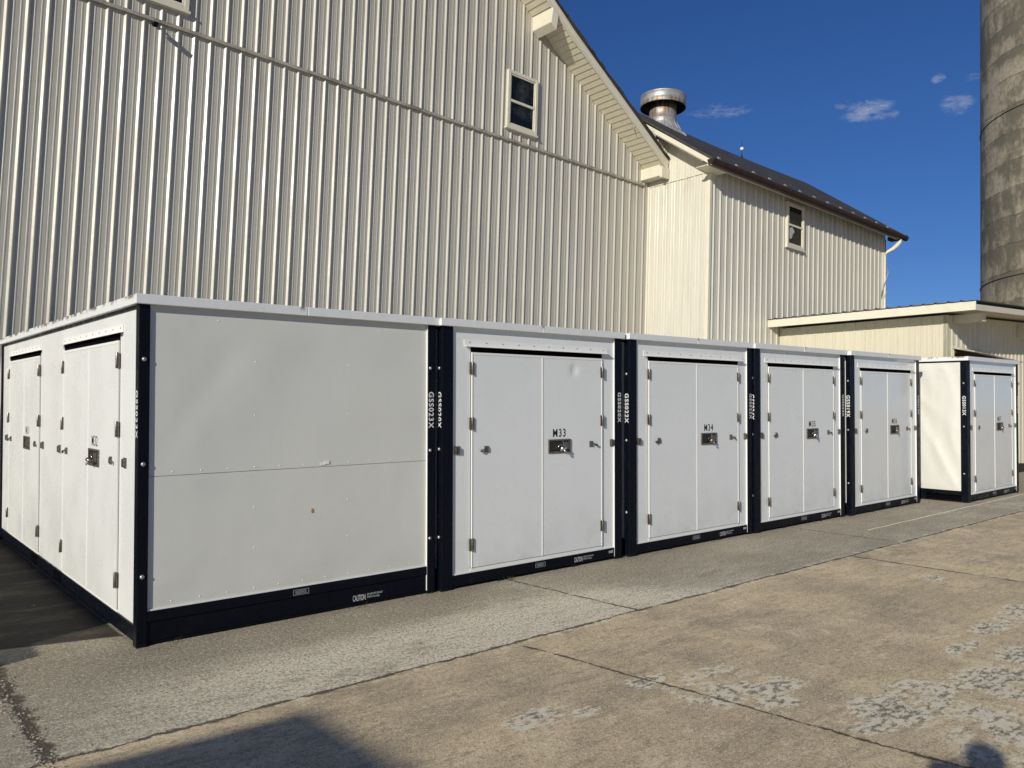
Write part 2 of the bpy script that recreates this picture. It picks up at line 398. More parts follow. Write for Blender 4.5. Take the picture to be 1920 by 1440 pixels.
base = G.mix(inner * G.noise(7, 8, 0.78, G.vec(0.6, 1.5, 1, (3, 6, 0))).ramp(0.50, 0.62) * 0.45, base, (0.110, 0.100, 0.082))
base = G.mix(fine.ramp(0.51, 0.64) * 0.60, base, (0.135, 0.118, 0.092))
base = G.mix(fine.ramp(0.48, 0.30) * 0.30, base, (0.46, 0.415, 0.335))
base = G.mix(grit.ramp(0.53, 0.64) * 0.62, base, (0.085, 0.074, 0.060))
base = G.mix(grit.ramp(0.46, 0.35) * 0.48, base, (0.50, 0.455, 0.375))
g3 = G.noise(70, 6, 0.85, G.vec(1, 1, 1, (2, 9, 0)))
base = G.mix(g3.ramp(0.53, 0.63) * 0.55, base, (0.095, 0.083, 0.066))
base = G.mix(g3.ramp(0.47, 0.38) * 0.40, base, (0.50, 0.455, 0.375))
grain2 = G.noise(48, 5, 0.8, G.vec(1, 1, 1, (7, 3, 0)))
base = G.mix(inner * grain2.ramp(0.50, 0.62) * pale.ramp(0.0, 1.0, 0.60, 0.85), base, (0.10, 0.092, 0.078))
base = G.mix(inner * grain2.ramp(0.46, 0.36) * pale.ramp(0.0, 1.0, 0.30, 0.65), base, (0.55, 0.52, 0.455))
# spalled patches: white skin left round dark pits of aggregate
sp = None
for (px_, py_, rx, ry) in ((1.22, -2.50, .22, .12), (1.47, -2.60, .10, .06), (2.05, -2.52, .17, .09), (2.15, -2.85, .17, .24), (2.42, -2.80, .30, .22), (2.55, -3.00, .28, .16),
                           (2.33, -3.20, .16, .13), (2.85, -3.62, .50, .24), (3.15, -3.85, .42, .26), (2.75, -4.15, .34, .25), (3.6, -3.9, .45, .3), (2.45, -3.62, .20, .12),
                           (4.85, -3.38, .35, .12), (5.45, -3.42, .32, .20), (4.25, -3.80, .28, .20), (4.7, -3.9, .4, .25), (6.1, -2.47, .16, .10), (4.1, -3.45, .25, .08),
                           (3.3, -4.5, .8, .4), (5.6, -4.2, .6, .4)):
    u = (X + (-px_)) * (1 / rx); v = (Y + (-py_)) * (1 / ry)
    g = (u * u + v * v).ramp(0.0, 2.2, 1.0, 0.0); sp = g if sp is None else sp.max(g)
mk = sp * G.noise(2.3, 4, 0.6, G.vec(1, 1, 1, (0, 0, 4))).ramp(0.36, 0.52, 0.40, 1.0) * (1.0 - inner)
nW = G.noise(20, 8, 0.74, G.vec(0.75, 1.30, 1))
spn = (nW + mk * 0.25).ramp(0.680, 0.725) * mk.ramp(0.02, 0.15)
pit = ((nW * -1.0) + 1.0 + mk * 0.225).ramp(0.71, 0.76) * mk.ramp(0.05, 0.25)
scuff = mk.ramp(0.15, 0.9) * G.noise(8, 5, 0.7).ramp(0.42, 0.62)
base = G.mix(scuff * 0.35, base, (0.33, 0.305, 0.25))
base = G.mix(spn * 0.95, base, (0.52, 0.48, 0.39))
base = G.mix(pit * 0.85, base, (0.130, 0.118, 0.096))
bits = (G.noise(38, 3, 0.6, G.vec(0.7, 1.4, 1, (9, 2, 0))).ramp(0.66, 0.69)) * (1.0 - inner) * X.ramp(7.0, 0.5) * big.ramp(0.40, 0.60)
base = G.mix(bits * 0.8, base, (0.50, 0.46, 0.38))
bits2 = (G.noise(27, 4, 0.65, G.vec(0.6, 1.5, 1, (2, 8, 0))).ramp(0.62, 0.67)) * (1.0 - inner) * (X + Y * 0.4).ramp(0.2, 1.8)
base = G.mix(bits2 * 0.6, base, (0.105, 0.09, 0.07))
# joints and cracks
def line(d, w0, w1): return d.abs().ramp(w0, w1, 1.0, 0.0)
wn = G.noise(6.0, 5, 0.75).ramp(0.34, 0.66, 0.15, 2.0)
jl = (Y + 1.475 + wob * 0.55 + wobf)
j1 = line(jl / wn, 0.006, 0.016)
j2 = line(((X + (-3.13)) + Y * 0.06 + wob * 0.5 + wobf) / wn, 0.005, 0.013) * Y.gt(-1.47)
j3 = line(((X + (-1.95)) + (Y + 1.5) * 0.13 + wob * 0.5 + wobf) / wn, 0.004, 0.010) * Y.lt(-1.47)
j4 = line(((X + (-7.75)) + wob * 0.5 + wobf) / wn, 0.005, 0.014) * Y.gt(-1.45)
j5 = line(((X + (-6.55)) + wob * 0.6 + wobf) / wn, 0.006, 0.018) * Y.lt(-1.47)
wl = (G.noise(3.3, 5, 0.7, G.vec(1, 1, 1, (5, 0, 0))) + (-0.5)) * 0.22
j6 = line(((X + 0.76) + wl + wobf) / G.noise(9, 4, 0.7).ramp(0.3, 0.7, 0.3, 2.0), 0.014, 0.040) * Y.lt(0.30) * inner
j7 = line((Y + X * 0.25 + wob * 0.2 + (-0.385)), 0.008, 0.016) * X.lt(0.02)
j8 = line(((X + (-12.2)) + wob * 0.5) / wn, 0.006, 0.014)
j9 = line((Y + 0.92 + (X * -0.012) + wob * 0.4), 0.006, 0.020) * X.gt(8.3)
crk = j1.max(j2).max(j3).max(j4).max(j5).max(j6).max(j7).max(j8)
halo = line(jl, 0.02, 0.10) * G.noise(11, 4, 0.7).ramp(0.48, 0.66)
base = G.mix(halo * 0.5, base, (0.46, 0.42, 0.35))
base = G.mix(j9 * 0.6, base, (0.50, 0.455, 0.36))
base = G.mix(left_shade * 0.93, base, G.mix(G.noise(2.0, 7, 0.7, G.vec(0.5, 1.5, 1)).ramp(0.45, 0.62), (0.016, 0.014, 0.011), (0.050, 0.042, 0.030)))
base = G.mix(crk * 0.85, base, (0.045, 0.036, 0.026))
fallen = G.voro(5.5).ramp(0.035, 0.028, 0.0, 1.0) * G.noise(1.1, 1).gt(0.52)
base = G.mix(fallen * 0.5, base, (0.60, 0.56, 0.48))
gam = G.nt.nodes.new('ShaderNodeGamma'); G.nt.links.new(base, gam.inputs[0]); gam.inputs[1].default_value = 1.28
scm = G.nt.nodes.new('ShaderNodeVectorMath'); scm.operation = 'MULTIPLY'; G.nt.links.new(gam.outputs[0], scm.inputs[0]); scm.inputs[1].default_value = (3.36, 3.30, 3.06)
scl = G.nt.nodes.new('ShaderNodeVectorMath'); scl.operation = 'MINIMUM'; G.nt.links.new(scm.outputs[0], scl.inputs[0]); scl.inputs[1].default_value = (0.82, 0.745, 0.575)
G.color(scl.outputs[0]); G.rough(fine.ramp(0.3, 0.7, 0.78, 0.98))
G.bump(mid * 0.4 + fine * 0.6, 0.7, 0.020)
G.bump(grit * 0.6 + grain2 * 0.8 + g3 * 0.5, 0.75, 0.009)
G.bump(crk * -1.0 + spn * pit * -0.5, 0.8, 0.014)
gb = MB(); gb.v = [(-80, -80, 0), (120, -80, 0), (120, 80, 0), (-80, 80, 0)]; gb.f = [(0, 1, 2, 3)]
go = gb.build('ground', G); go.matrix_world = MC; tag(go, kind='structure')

# loose grit in the crumbled joint and along the long crack: countless little stones
def stone(mb, c, r):
    b = len(mb.v); t = [(1, 0, 0), (-1, 0, 0), (0, 1, 0), (0, -1, 0), (0, 0, 1), (0, 0, -1)]
    a = random.random() * 6.28; k = [random.uniform(0.6, 1.2) for _ in range(6)]
    for (x, y, z), q in zip(t, k):
        mb.v.append((c[0] + (x * math.cos(a) - y * math.sin(a)) * r * q, c[1] + (x * math.sin(a) + y * math.cos(a)) * r * q * 0.8, c[2] + z * r * q * 0.6))
    for q in ((0, 2, 4), (2, 1, 4), (1, 3, 4), (3, 0, 4), (2, 0, 5), (1, 2, 5), (3, 1, 5), (0, 3, 5)): mb.f.append(tuple(b + i for i in q))
gm = MB()
for _ in range(420):
    y = random.uniform(-1.9, 0.2); x = -0.76 - 0.02 + random.gauss(0, 0.035); stone(gm, (x, y, 0.001), random.choice((.004, .006, .008, .012)) * random.uniform(.6, 1.3))
for _ in range(260):
    x = random.uniform(-0.9, 4.5); stone(gm, (x, -1.475 + random.gauss(0, 0.03), 0.001), random.uniform(.002, .006))
for _ in range(150):
    stone(gm, (random.uniform(0.0, 8), random.uniform(-4.2, -0.05), 0.001), random.uniform(.002, .006))
g_o = gm.build('gravel', stoneM); g_o.matrix_world = MC; tag(g_o, 'loose grit and crumbs of concrete in the cracks of the yard', 'gravel', kind='stuff')

weedM = Mat('dry_grass', (0.16, 0.13, 0.05), 0.8)
wd = MB()
for (cx, cy, n_) in ((3.12, -.07, 16), (1.62, -.04, 9), (6.1, -.10, 8), (.25, -.03, 7), (8.3, -.13, 9), (-.72, -.9, 10), (-.80, -.4, 8), (4.67, -.06, 10), (11.7, -.2, 12)):
    for _ in range(n_):
        x, y = cx + random.gauss(0, .025), cy + random.gauss(0, .008); a = random.uniform(0, 6.28); l_ = random.uniform(.015, .055); w_ = .0014
        dx, dy = math.cos(a) * l_ * .7, math.sin(a) * l_ * .7 - .01; b = len(wd.v)
        wd.v += [(x - w_, y, 0), (x + w_, y, 0), (x + dx * .5 + w_, y + dy * .5, l_ * .6), (x + dx * .5 - w_, y + dy * .5, l_ * .6), (x + dx, y + dy, l_ * .8)]
        wd.f += [(b, b + 1, b + 2, b + 3), (b + 3, b + 2, b + 4)]
wo = wd.build('dry_grass', weedM); wo.matrix_world = MC; tag(wo, 'sparse blades of dry grass at the foot of the containers and in the cracks', 'grass', kind='stuff')

# ------------------------------------------------------------------ storage containers
def bolt(mb, F, u, v, n, r=0.017):
    M = F.mat(u, v, n)
    mb.lathe((0, 0, 0), [(r, 0), (r * 0.95, 0.006), (r * 0.6, 0.012), (r * 0.2, 0.014)], 14, M)
def door_pair(root, F, uL, uC, uR, num, zt=2.024, zb=0.16, mat=doorM, hood=(0.075, 0.085), lock=True, txtmat=blkTxt, panel_n=-0.017, dented=False):
    """double door in frame F between uL and uR; panel plane at n = panel_n"""
    n0 = panel_n; n1 = panel_n + 0.011
    g = 0.0035
    # rebate and slot behind the leaves, shade painted in as grey and black
    MB().fbox(F, uL - 0.004, uR + 0.004, zb - 0.004, zt, n0 + 0.0005, n0 + 0.002).build('door_rebate', rebM, root)
    MB().fbox(F, uL - 0.002, uR + 0.002, zt + 0.001, zt + 0.054, n0 + 0.0005, n0 + 0.003).build('top_slot_shade', darkM, root)
    for side, (a, b) in enumerate(((uL + g, uC - g / 2), (uC + g / 2, uR - g))):
        mb = MB()
        if dented and side == 1:
            def dn(u, v):
                e = 0.0
                if a < u < b and zb < v < zt:
                    d2 = ((u - (a + 0.42)) ** 2 + (v - 1.90) ** 2) / 0.0022; e = -0.010 * math.exp(-d2)
                return n1 + e
            mb.grid(F, a, b, zb, zt, 60, 120, dn)
            mb.fbox(F, a, b, zb, zt, n0 + 0.002, n1 - 0.012 if n1 - 0.012 > n0 else n0 + 0.003)
            mb.fbox(F, a, a + 0.004, zb, zt, n0, n1); mb.fbox(F, b - 0.004, b, zb, zt, n0, n1)
        else: mb.fbox(F, a, b, zb, zt, n0, n1)
        leaf = mb.build('door', mat, root)
        # white strips on each leaf, sunlit edges put into the colour
        eu = (a, a + 0.007) if side == 1 else (a, a + 0.008)
        MB().fbox(F, eu[0], eu[1], zb, zt, n1, n1 + 0.004).fbox(F, b - 0.007, b, zb, zt - .021, n1, n1 + (0.0035 if side else 0.001)).fbox(F, a + 0.008, b, zt - 0.02, zt, n1, n1 + 0.003).build('lit_edge_strip', trimM, leaf)
        hu = a if side == 0 else b
        for hz in (1.885, 1.405, 0.36):
            h = MB(); h.fbox(F, hu - 0.028, hu + 0.026, hz - 0.052, hz + 0.052, n1 + 0.001, n1 + 0.006)
            h.tube([F.p(hu, hz - 0.056, n1 + 0.011), F.p(hu, hz + 0.056, n1 + 0.011)], 0.009, 8)
            for q in (-0.034, 0.0, 0.034):
                h.fbox(F, hu - 0.021, hu - 0.013, hz + q - 0.004, hz + q + 0.004, n1 + 0.006, n1 + 0.008)
                h.fbox(F, hu + 0.012, hu + 0.020, hz + q - 0.004, hz + q + 0.004, n1 + 0.006, n1 + 0.008)
            h.build('hinge', hwM, leaf, 0.0015)
        # cam latch on the leaf
        lu = uL + 0.165 if side == 0 else uR - 0.165; sgn = -1 if side == 0 else 1
        l = MB(); l.fbox(F, lu - 0.023, lu + 0.023, 1.178 - 0.028, 1.178 + 0.028, n1 + 0.001, n1 + 0.008)
        l.fbox(F, lu - 0.015, lu + 0.015, 1.178 - 0.020, 1.178 + 0.020, n1 + 0.008, n1 + 0.016)
        l.tube([F.p(lu + sgn * 0.018, 1.180, n1 + 0.014), F.p(lu + sgn * 0.045, 1.176, n1 + 0.022), F.p(lu + sgn * 0.062, 1.168, n1 + 0.026)], [0.006, 0.007, 0.005], 8)
        l.lathe((0, 0, 0), [(0.013, -0.006), (0.013, 0.006)], 12, F.mat(lu + sgn * 0.064, 1.166, n1 + 0.020))
        l.build('latch', hwM, leaf, 0.001)
        if side == 1:
            bu = a + 0.072; u0, u1, v0, v1 = bu, bu + 0.292, 1.108, 1.238
            bx = MB()
            e = 0.016
            bx.fbox(F, u0, u1, v1 - e, v1, n1, n1 + 0.013); bx.fbox(F, u0, u1, v0, v0 + e, n1, n1 + 0.013)
            bx.fbox(F, u0, u0 + e, v0 + e, v1 - e, n1, n1 + 0.013); bx.fbox(F, u1 - e, u1, v0 + e, v1 - e, n1, n1 + 0.013)
            lb = bx.build('lock_box', hwM, leaf, 0.003)
            ib = MB(); ib.fbox(F, u0 + e, u1 - e, v0 + e, v1 - e, n1, n1 + 0.003)
            ib.fbox(F, u0 + 0.030, u0 + 0.165, v0 + 0.026, v1 - 0.028, n1 + 0.003, n1 + 0.009)
            ib.build('lock_tray', hwdM, leaf, 0.002)
            pd = MB(); pd.fbox(F, u0 + 0.192, u0 + 0.262, v0 + 0.030, v1 - 0.026, n1 + 0.003, n1 + 0.017)
            pd.fbox(F, u0 + 0.185, u0 + 0.192, v0 + 0.020, v1 - 0.018, n1 + 0.003, n1 + 0.020)
            pd.build('paddle_handle', hwM, leaf, 0.003)
            text(num, 0.168, 0.078, 'unit_number', txtmat, leaf, F.mat((u0 + u1) / 2 + 0.002, v1 + 0.060, n1 + 0.0012), (0.016 if num not in ('M32', 'M31') else 0.004), 1.25)
            lockp = (F, u0 + 0.150, v0 + 0.045, n1)
    # sill strip
    MB().fbox(F, uL - 0.0, uR + 0.0, zb - 0.028, zb - 0.005, n0 + 0.0005, n0 + 0.005).build('door_sill', trimM, root)
    # keepers on the frame
    for ku in (uL - 0.150, uR + 0.150):
        k = MB(); k.fbox(F, ku - 0.030, ku + 0.030, 1.178 - 0.036, 1.178 + 0.036, n0 + 0.001, n0 + 0.008)
        k.fbox(F, ku - 0.022, ku - 0.010, 1.150, 1.206, n0 + 0.008, n0 + 0.022); k.fbox(F, ku + 0.008, ku + 0.022, 1.150, 1.206, n0 + 0.008, n0 + 0.022)
        k.build('latch_keeper', hwM, root, 0.0015)
    # rain hood: riveted flange plus lip sloping out, over the slot of painted shade
    a, b = uL - hood[0], uR + hood[1]
    h = MB(); h.fbox(F, a, b, 2.078, 2.132, n0 + 0.001, n0 + 0.005)
    h.hexa([F.p(a, 2.078, n0 + 0.001), F.p(b, 2.078, n0 + 0.001), F.p(b + 0.004, 2.068, n0 + 0.045), F.p(a - 0.004, 2.068, n0 + 0.045),
            F.p(a, 2.082, n0 + 0.001), F.p(b, 2.082, n0 + 0.001), F.p(b + 0.004, 2.072, n0 + 0.046), F.p(a - 0.004, 2.072, n0 + 0.046)])
    ho = h.build('rain_hood', trimM, root)
    rv = Each()
    for k in range(10):
        u = a + 0.06 + (b - a - 0.12) * k / 9
        rv.new().lathe((0, 0, 0), [(0.0055, 0), (0.004, 0.003), (0.001, 0.004)], 8, F.mat(u, 2.108, n0 + 0.005))
    rv.build('rivet', hwdM, ho)
    return lockp

def padlock(root_m, lp, label, kind):
    F, u, v, n = lp
    base = root_m @ Matrix.Translation(F.p(u, v, n))
    e = empty('padlock', base, label, 'padlock', 'padlocks on the unit doors')
    iF = Fr(F.p(0, 0, 0) - F.p(u, v, n) + F.u * u + F.v * v + F.n * n, F.u, F.v, F.n)
    iF.o = -(F.u * 0)                      # local frame at the padlock itself
    iF = Fr((0, 0, 0), F.u, F.v, F.n)
    b = MB()
    tilt = Matrix.Rotation(math.radians(62 if kind else 50), 4, 'X')
    b.lathe((0, 0, 0), [(0.006, -0.012), (0.030, -0.012), (0.034, -0.006), (0.034, 0.008), (0.029, 0.013), (0.006, 0.013)], 22,
            iF.mat(0.012, -0.004, 0.036) @ tilt)
    b.build('lock_body', chromeM if kind else hwM, e)
    s = MB(); pts = []
    for k in range(11):
        t = math.pi * k / 10; pts.append(iF.p(-0.012 + 0.020 * math.cos(t), 0.012 + 0.024 * math.sin(t), 0.020 + 0.006 * math.sin(t)))
    s.tube(pts, 0.0045, 8)
    s.lathe((0, 0, 0), [(0.011, 0), (0.011, 0.012), (0.005, 0.013)], 12, iF.mat(0.018, -0.024, 0.052))
    s.build('shackle', chromeM, e)
    return e

def container(x0, y0, wdt, dep, ident, nums, label, style, gloss=0):
    """style 'end': doors on the narrow front.  style 'side': doors on the long left side, blank front."""
    T = MC @ Matrix.Translation((x0, y0, 0))
    r = empty('storage_container', T, label, 'container', 'white storage containers in the row')
    H = 2.235; pn = -0.017
    Ff = Fr((0, 0, 0), (1, 0, 0), (0, 0, 1), (0, -1, 0))          # front face
    Fl = Fr((0, dep, 0), (0, -1, 0), (0, 0, 1), (-1, 0, 0))       # left face, u runs from the back to the front
    Fr_ = Fr((wdt, 0, 0), (0, 1, 0), (0, 0, 1), (1, 0, 0))        # right face
    Fb = Fr((wdt, dep, 0), (-1, 0, 0), (0, 0, 1), (0, 1, 0))
    psd = 0.105 if nums[0] == 'M37' else 0.072
    if style == 'end': pf, ps, pr, railf, rails = 0.118, psd, 0.108, 0.118, 0.178
    else: pf, ps, pr, railf, rails = 0.070, 0.075, 0.078, 0.228, 0.135
    # corner posts (L sections closed as solid angles)
    for (xa, xb, ya, yb, nm) in ((0, pf, 0, ps, 'fl'), (wdt - pr, wdt, 0, ps, 'fr'), (0, pf, dep - ps, dep, 'bl'), (wdt - pr, wdt, dep - ps, dep, 'br')):
        MB().box(xa, xb, ya, yb, 0.0, H).build('corner_post', blackM, r, 0.006)
    # bottom rails
    if style == 'side':
        MB().fbox(Ff, pf, wdt - pr, 0.158, railf, -0.060, -0.002).fbox(Ff, pf, wdt - pr, 0.028, 0.155, -0.060, -0.010).fbox(Ff, pf + 0.0, wdt - pr, 0.012, 0.028, -0.080, -0.016).build('bottom_rail', blackM, r, 0.003)
        MB().fbox(Fl, ps, dep - ps, 0.030, rails, -0.060, -0.004).build('bottom_rail', blackM, r, 0.003)
        fk = Each()
        for k, u in enumerate((1.9, 2.9)): fk.new().fbox(Fl, u, u + 0.26, 0.040, 0.118, -0.003, 0.0)
        fk.build('fork_pocket_shade', darkM, r)  # flat near-black plates in place of the shaded pocket openings
    else:
        MB().fbox(Ff, pf, wdt - pr, 0.026, railf, -0.060, -0.004).build('bottom_rail', blackM, r, 0.003)
        ft = Each()
        for u in (0.62, 1.55): ft.new().fbox(Ff, u, u + 0.07, 0.0, 0.026, -0.055, -0.012)
        ft.build('rail_foot', blackM, r)
        MB().fbox(Fl, ps, dep - ps, 0.110, rails, -0.060, -0.002).fbox(Fl, ps, dep - ps, 0.006, 0.026, -0.060, -0.002).build('bottom_rail', blackM, r, 0.003)
        MB().fbox(Fl, ps, dep - ps, 0.026, 0.110, -0.066, -0.050).build('fork_pocket_shade', darkM, r)  # near-black strip painted for the shade in the rail opening
        st = Each()
        for u in (dep * 0.25, dep * 0.5, dep * 0.75, dep - 0.75): st.new().fbox(Fl, u, u + 0.12, 0.026, 0.110, -0.052, -0.004)
        st.build('rail_stud', blackM, r)
    MB().fbox(Fr_, ps, dep - ps, 0.02, 0.178, -0.060, -0.002).build('bottom_rail', blackM, r, 0.003)
    MB().fbox(Fb, pf, wdt - pr, 0.02, 0.178, -0.060, -0.002).build('bottom_rail', blackM, r, 0.003)
    # top black line under the cap on the long sides
    MB().fbox(Fl, ps, dep - ps, H - 0.022, H, -0.050, -0.006).build('top_rail', blackM, r)
    # panels
    if style == 'side':
        def wv(u, v):
            e = min(1.0, min(u - pf, wdt - pr - u) / 0.25, (v - railf) / 0.3, (H - v) / 0.2); e = max(e, 0)
            return pn + e * (0.007 * mnoise.noise(Vector((u * 1.6, v * 1.5, 3.3))) + 0.0045 * math.exp(-((u - 0.45 - (v - 1.7) * 0.7) ** 2 / 0.02 + (v - 1.75) ** 2 / 0.25)) * -1)
        MB().grid(Ff, pf, wdt - pr, 1.106, H, 60, 50, wv).build('blank_panel_upper', panelM, r)
        MB().grid(Ff, pf, wdt - pr, railf, 1.103, 60, 40, wv).build('blank_panel_lower', panelM, r)
        rv = Each()
        def riv(u, v): rv.new().lathe((0, 0, 0), [(0.0060, 0), (0.005, 0.002), (0.002, 0.004)], 8, Ff.mat(u, v, wv(u, v) - 0.001))
        for u in (.222, .412, .600, .793, .978, 1.166, 1.353, 1.545, 1.729, 1.920, 2.104): riv(u, 1.130); riv(u, 0.272)
        for u in (.79, 1.538):
            for v in (1.88, 1.50, .845, .559): riv(u, v)
        for u in (.524, 1.811): riv(u, 2.16)
        rv.build('rivet', trimM, r)
        MB().fbox(Ff, pf, wdt - pr, railf, railf + 0.010, pn + 0.001, pn + 0.008).build('panel_sill', trimM, r)
        # leftover of tape on the seam, rust spot
        tp = MB(); tp.fbox(Ff, 1.30, 1.345, 1.118, 1.138, pn + 0.004, pn + 0.0055); tp.fbox(Ff, 1.335, 1.375, 1.124, 1.148, pn + 0.004, pn + 0.0065); tp.build('torn_tape', trimM, r)
        rs = MB(); rs.lathe((0, 0, 0), [(0.013, 0), (0.011, 0.0008)], 12, Ff.mat(1.238, 0.78, pn + 0.003) @ Matrix.Diagonal((0.8, 1.4, 1, 1)))
        rs.build('rust_spot', rustM, r)
        # long side: flat wall panel with two door pairs
        MB().fbox(Fl, ps, dep - ps, rails, H - 0.022, pn - 0.02, pn).build('side_panel', glossS, r)
        U = lambda y: dep - y
        lps = []
        lps.append(door_pair(r, Fl, U(2.195), U(1.345), U(0.495), nums[0], mat=glossS, hood=(0.05, 0.075)))
        lps.append(door_pair(r, Fl, U(4.84), U(3.99), U(3.20), nums[1], mat=glossS, hood=(0.05, 0.05), txtmat=fadeTxt))
        text(ident, 0.315, 0.042, 'identification_number', whtTxt, r, Fl.mat(dep - 0.034, 1.515, 0.0012, True), 0.020, 1.18)
        text(ident, 0.305, 0.052, 'identification_number', whtTxt, r, Ff.mat(wdt - 0.045, 1.525, 0.0012, True), 0.020, 1.18)
        bl = Each()
        for v in (1.875, 1.19, 0.459): bolt(bl.new(), Ff, 0.033, v, 0.0, 0.016); bolt(bl.new(), Ff, wdt - 0.055, v, 0.0, 0.015)
        bl.build('post_bolt', boltM, r)
        MB().fbox(Ff, wdt - pr - 0.006, wdt - pr - 0.001, 0.03, H, -0.016, -0.002).build('lit_post_edge', trimM, r)  # white strip in place of the sunlit edge of the post
        lu, lv, cu_, cv = 1.147, 0.192, 1.71, 0.068
    else:
        mt = {0: doorM, 1: glossM}[gloss]
        MB().fbox(Ff, pf, wdt - pr, railf, H, pn - 0.02, pn).build('front_panel', mt, r)
        MB().fbox(Ff, pf, wdt - pr, railf, railf + 0.014, pn, pn + 0.006).build('panel_sill', trimM, r)
        lps = [door_pair(r, Ff, 0.140 * wdt, 0.510 * wdt, 0.8727 * wdt, nums[0], mat=mt, dented=(nums[0] == 'M33'))]
        sd_ = 0.022 if nums[0] == 'M37' else 0.003
        def wv(u, v):
            e = max(0.0, min(1.0, (u - ps) / 0.05, (dep - ps - u) / 0.08, (v - rails) / 0.1, (H - 0.02 - v) / 0.1))
            a = mnoise.noise(Vector((u * 3.0 + v * 1.5, v * 1.0, 1.7))); b = mnoise.noise(Vector((u * 7.0, v * 1.1 + 4, 8.1)))
            return pn + 0.002 + e * sd_ * ((0.9 - 2.2 * abs(a)) + 0.5 * b)
        nu = 150 if nums[0] == 'M37' else 60
        MB().grid(Fl, ps, dep - ps, rails, H - 0.022, nu, 60, wv).build('side_panel', sideM, r)
        MB().fbox(Fl, ps, dep - ps, rails, H - 0.022, pn - 0.03, pn - 0.02).build('side_backing', panelM, r)
        text(ident, 0.305, 0.052, 'identification_number', whtTxt, r, Fl.mat(dep - (0.048 if ps > .1 else 0.036), 1.525, 0.0012, True), 0.020, 1.18)
        text(ident, 0.305, 0.048, 'identification_number', whtTxt, r, Ff.mat(wdt - 0.040, 1.535, 0.0012, True), 0.020, 1.18)
        bl = Each()
        for v in (1.878, 1.195, 0.455): bolt(bl.new(), Fl, dep - (0.055 if ps > .1 else 0.038), v, 0.0, 0.016); bolt(bl.new(), Fr_, 0.05, v, 0.0, 0.015)
        bl.build('post_bolt', boltM, r)
        MB().fbox(Ff, wdt - pr - 0.006, wdt - pr - 0.001, 0.03, H, -0.016, -0.002).build('lit_post_edge', trimM, r)  # sunlit post edge, painted as a white strip
        lu, lv, cu_, cv = 1.128, 0.080, 1.70, 0.066
        pl = MB(); pl.fbox(Ff, wdt - .195, wdt - .135, 0.072, 0.096, -0.003, -0.001); pl.build('makers_plate', greyTxt, r)
    MB().fbox(Fr_, ps, dep - ps, 0.178, H, pn - 0.02, pn).build('side_panel', panelM, r)
    MB().fbox(Fb, pf, wdt - pr, 0.178, H, pn - 0.02, pn).build('back_panel', panelM, r)
    # rating label: thin printed outline with lines of small print
    n = -0.0015 if style == 'side' else -0.0035
    rl = MB(); a, b, c, d = lu - 0.062, lu + 0.062, lv - 0.020, lv + 0.020
    for q in ((a, b, d - 0.0025, d), (a, b, c, c + 0.0025), (a, a + 0.0025, c, d), (b - 0.0025, b, c, d)): rl.fbox(Ff, *q, n, n + 0.001)
    for k in range(4): rl.fbox(Ff, a + 0.015, b - 0.015 - 0.01 * (k % 2), c + 0.008 + k * 0.007, c + 0.0105 + k * 0.007, n, n + 0.001)
    rl.build('rating_label', greyTxt, r)
    n = -0.0095 + 0.0005 if style == 'side' else n + 0.0005
    cl_ = text('CAUTION:', 0.115, 0.046, 'caution_label', whtTxt, r, Ff.mat(cu_ - 0.070, cv, n), 0.0, 1.0)
    text('DO NOT LIFT, DO NOT\nSTACK, if not empty.', 0.140, 0.040, 'caution_small_print', greyTxt if False else whtTxt, cl_, Ff.mat(cu_ + 0.068, cv + 0.003, n), 0.0, 1.0)
    # roof cap: white sheet with a turned-down edge, in two lengths joined in the middle
    cp = MB(); o = 0.028
    cp.box(-o, wdt / 2 - 0.0015, -o, dep + o, H, 2.30); cp.box(wdt / 2 + 0.0015, wdt + o * 0.6, -o - 0.001, dep + o, H, 2.2995)
    cp.build('roof_cap', capM, r, 0.004)
    return r, T, lps

sideM = panel_mat('sunlit_wrinkled_side', (0.66, 0.655, 0.605), 0.26, 0.10, 1.5, dirt=0.6)
rustM = Mat('rust_stain', (0.42, 0.24, 0.10), 0.8)
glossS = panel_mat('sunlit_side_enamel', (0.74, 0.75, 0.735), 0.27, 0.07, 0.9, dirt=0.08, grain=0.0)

r, T, lp = container(0, 0, 2.35, 5.36, 'GSS023X', ('M32', 'M31'), 'nearest white container, blank riveted panel to the yard and doors marked M32 on its left', 'side')
padlock(T, lp[0], 'round padlock on the sunlit door marked M32', 0)
r, T, lp = container(2.395, -0.03, 2.255, 5.36, 'GSS020X', ('M33',), 'white container with double doors marked M33, beside the blank end panel', 'end')
padlock(T, lp[0], 'shiny padlock on the door marked M33, casting an oval shadow', 1)
r, T, lp = container(4.735, -0.055, 2.238, 5.36, 'GSS022X', ('M34',), 'white container with double doors marked M34, third in the row', 'end')
padlock(T, lp[0], 'padlock in the lock box of the door marked M34', 0)
r, T, lp = container(6.993, -0.078, 2.20, 5.36, 'GSS024X', ('M35',), 'white container with double doors marked M35, between M34 and M36', 'end')
# its side number reads like its neighbour's and its front number differs in the photograph
for ch in r.children:
    pass
padlock(T, lp[0], 'padlock in the lock box of the door marked M35', 1)
r, T, lp = container(9.29, -0.12, 2.225, 5.36, 'GSS019X', ('M36',), 'white container with glossy double doors marked M36, last of the unbroken row', 'end', 1)
padlock(T, lp[0], 'padlock in the lock box of the door marked M36', 0)
r, T, lp = container(12.06, -0.62, 2.275, 4.95, 'GSS013X', ('M37',), 'white container marked M37 standing forward at the far right, dented bright left side', 'end', 1)
padlock(T, lp[0], 'padlock on the far right door marked M37', 1)

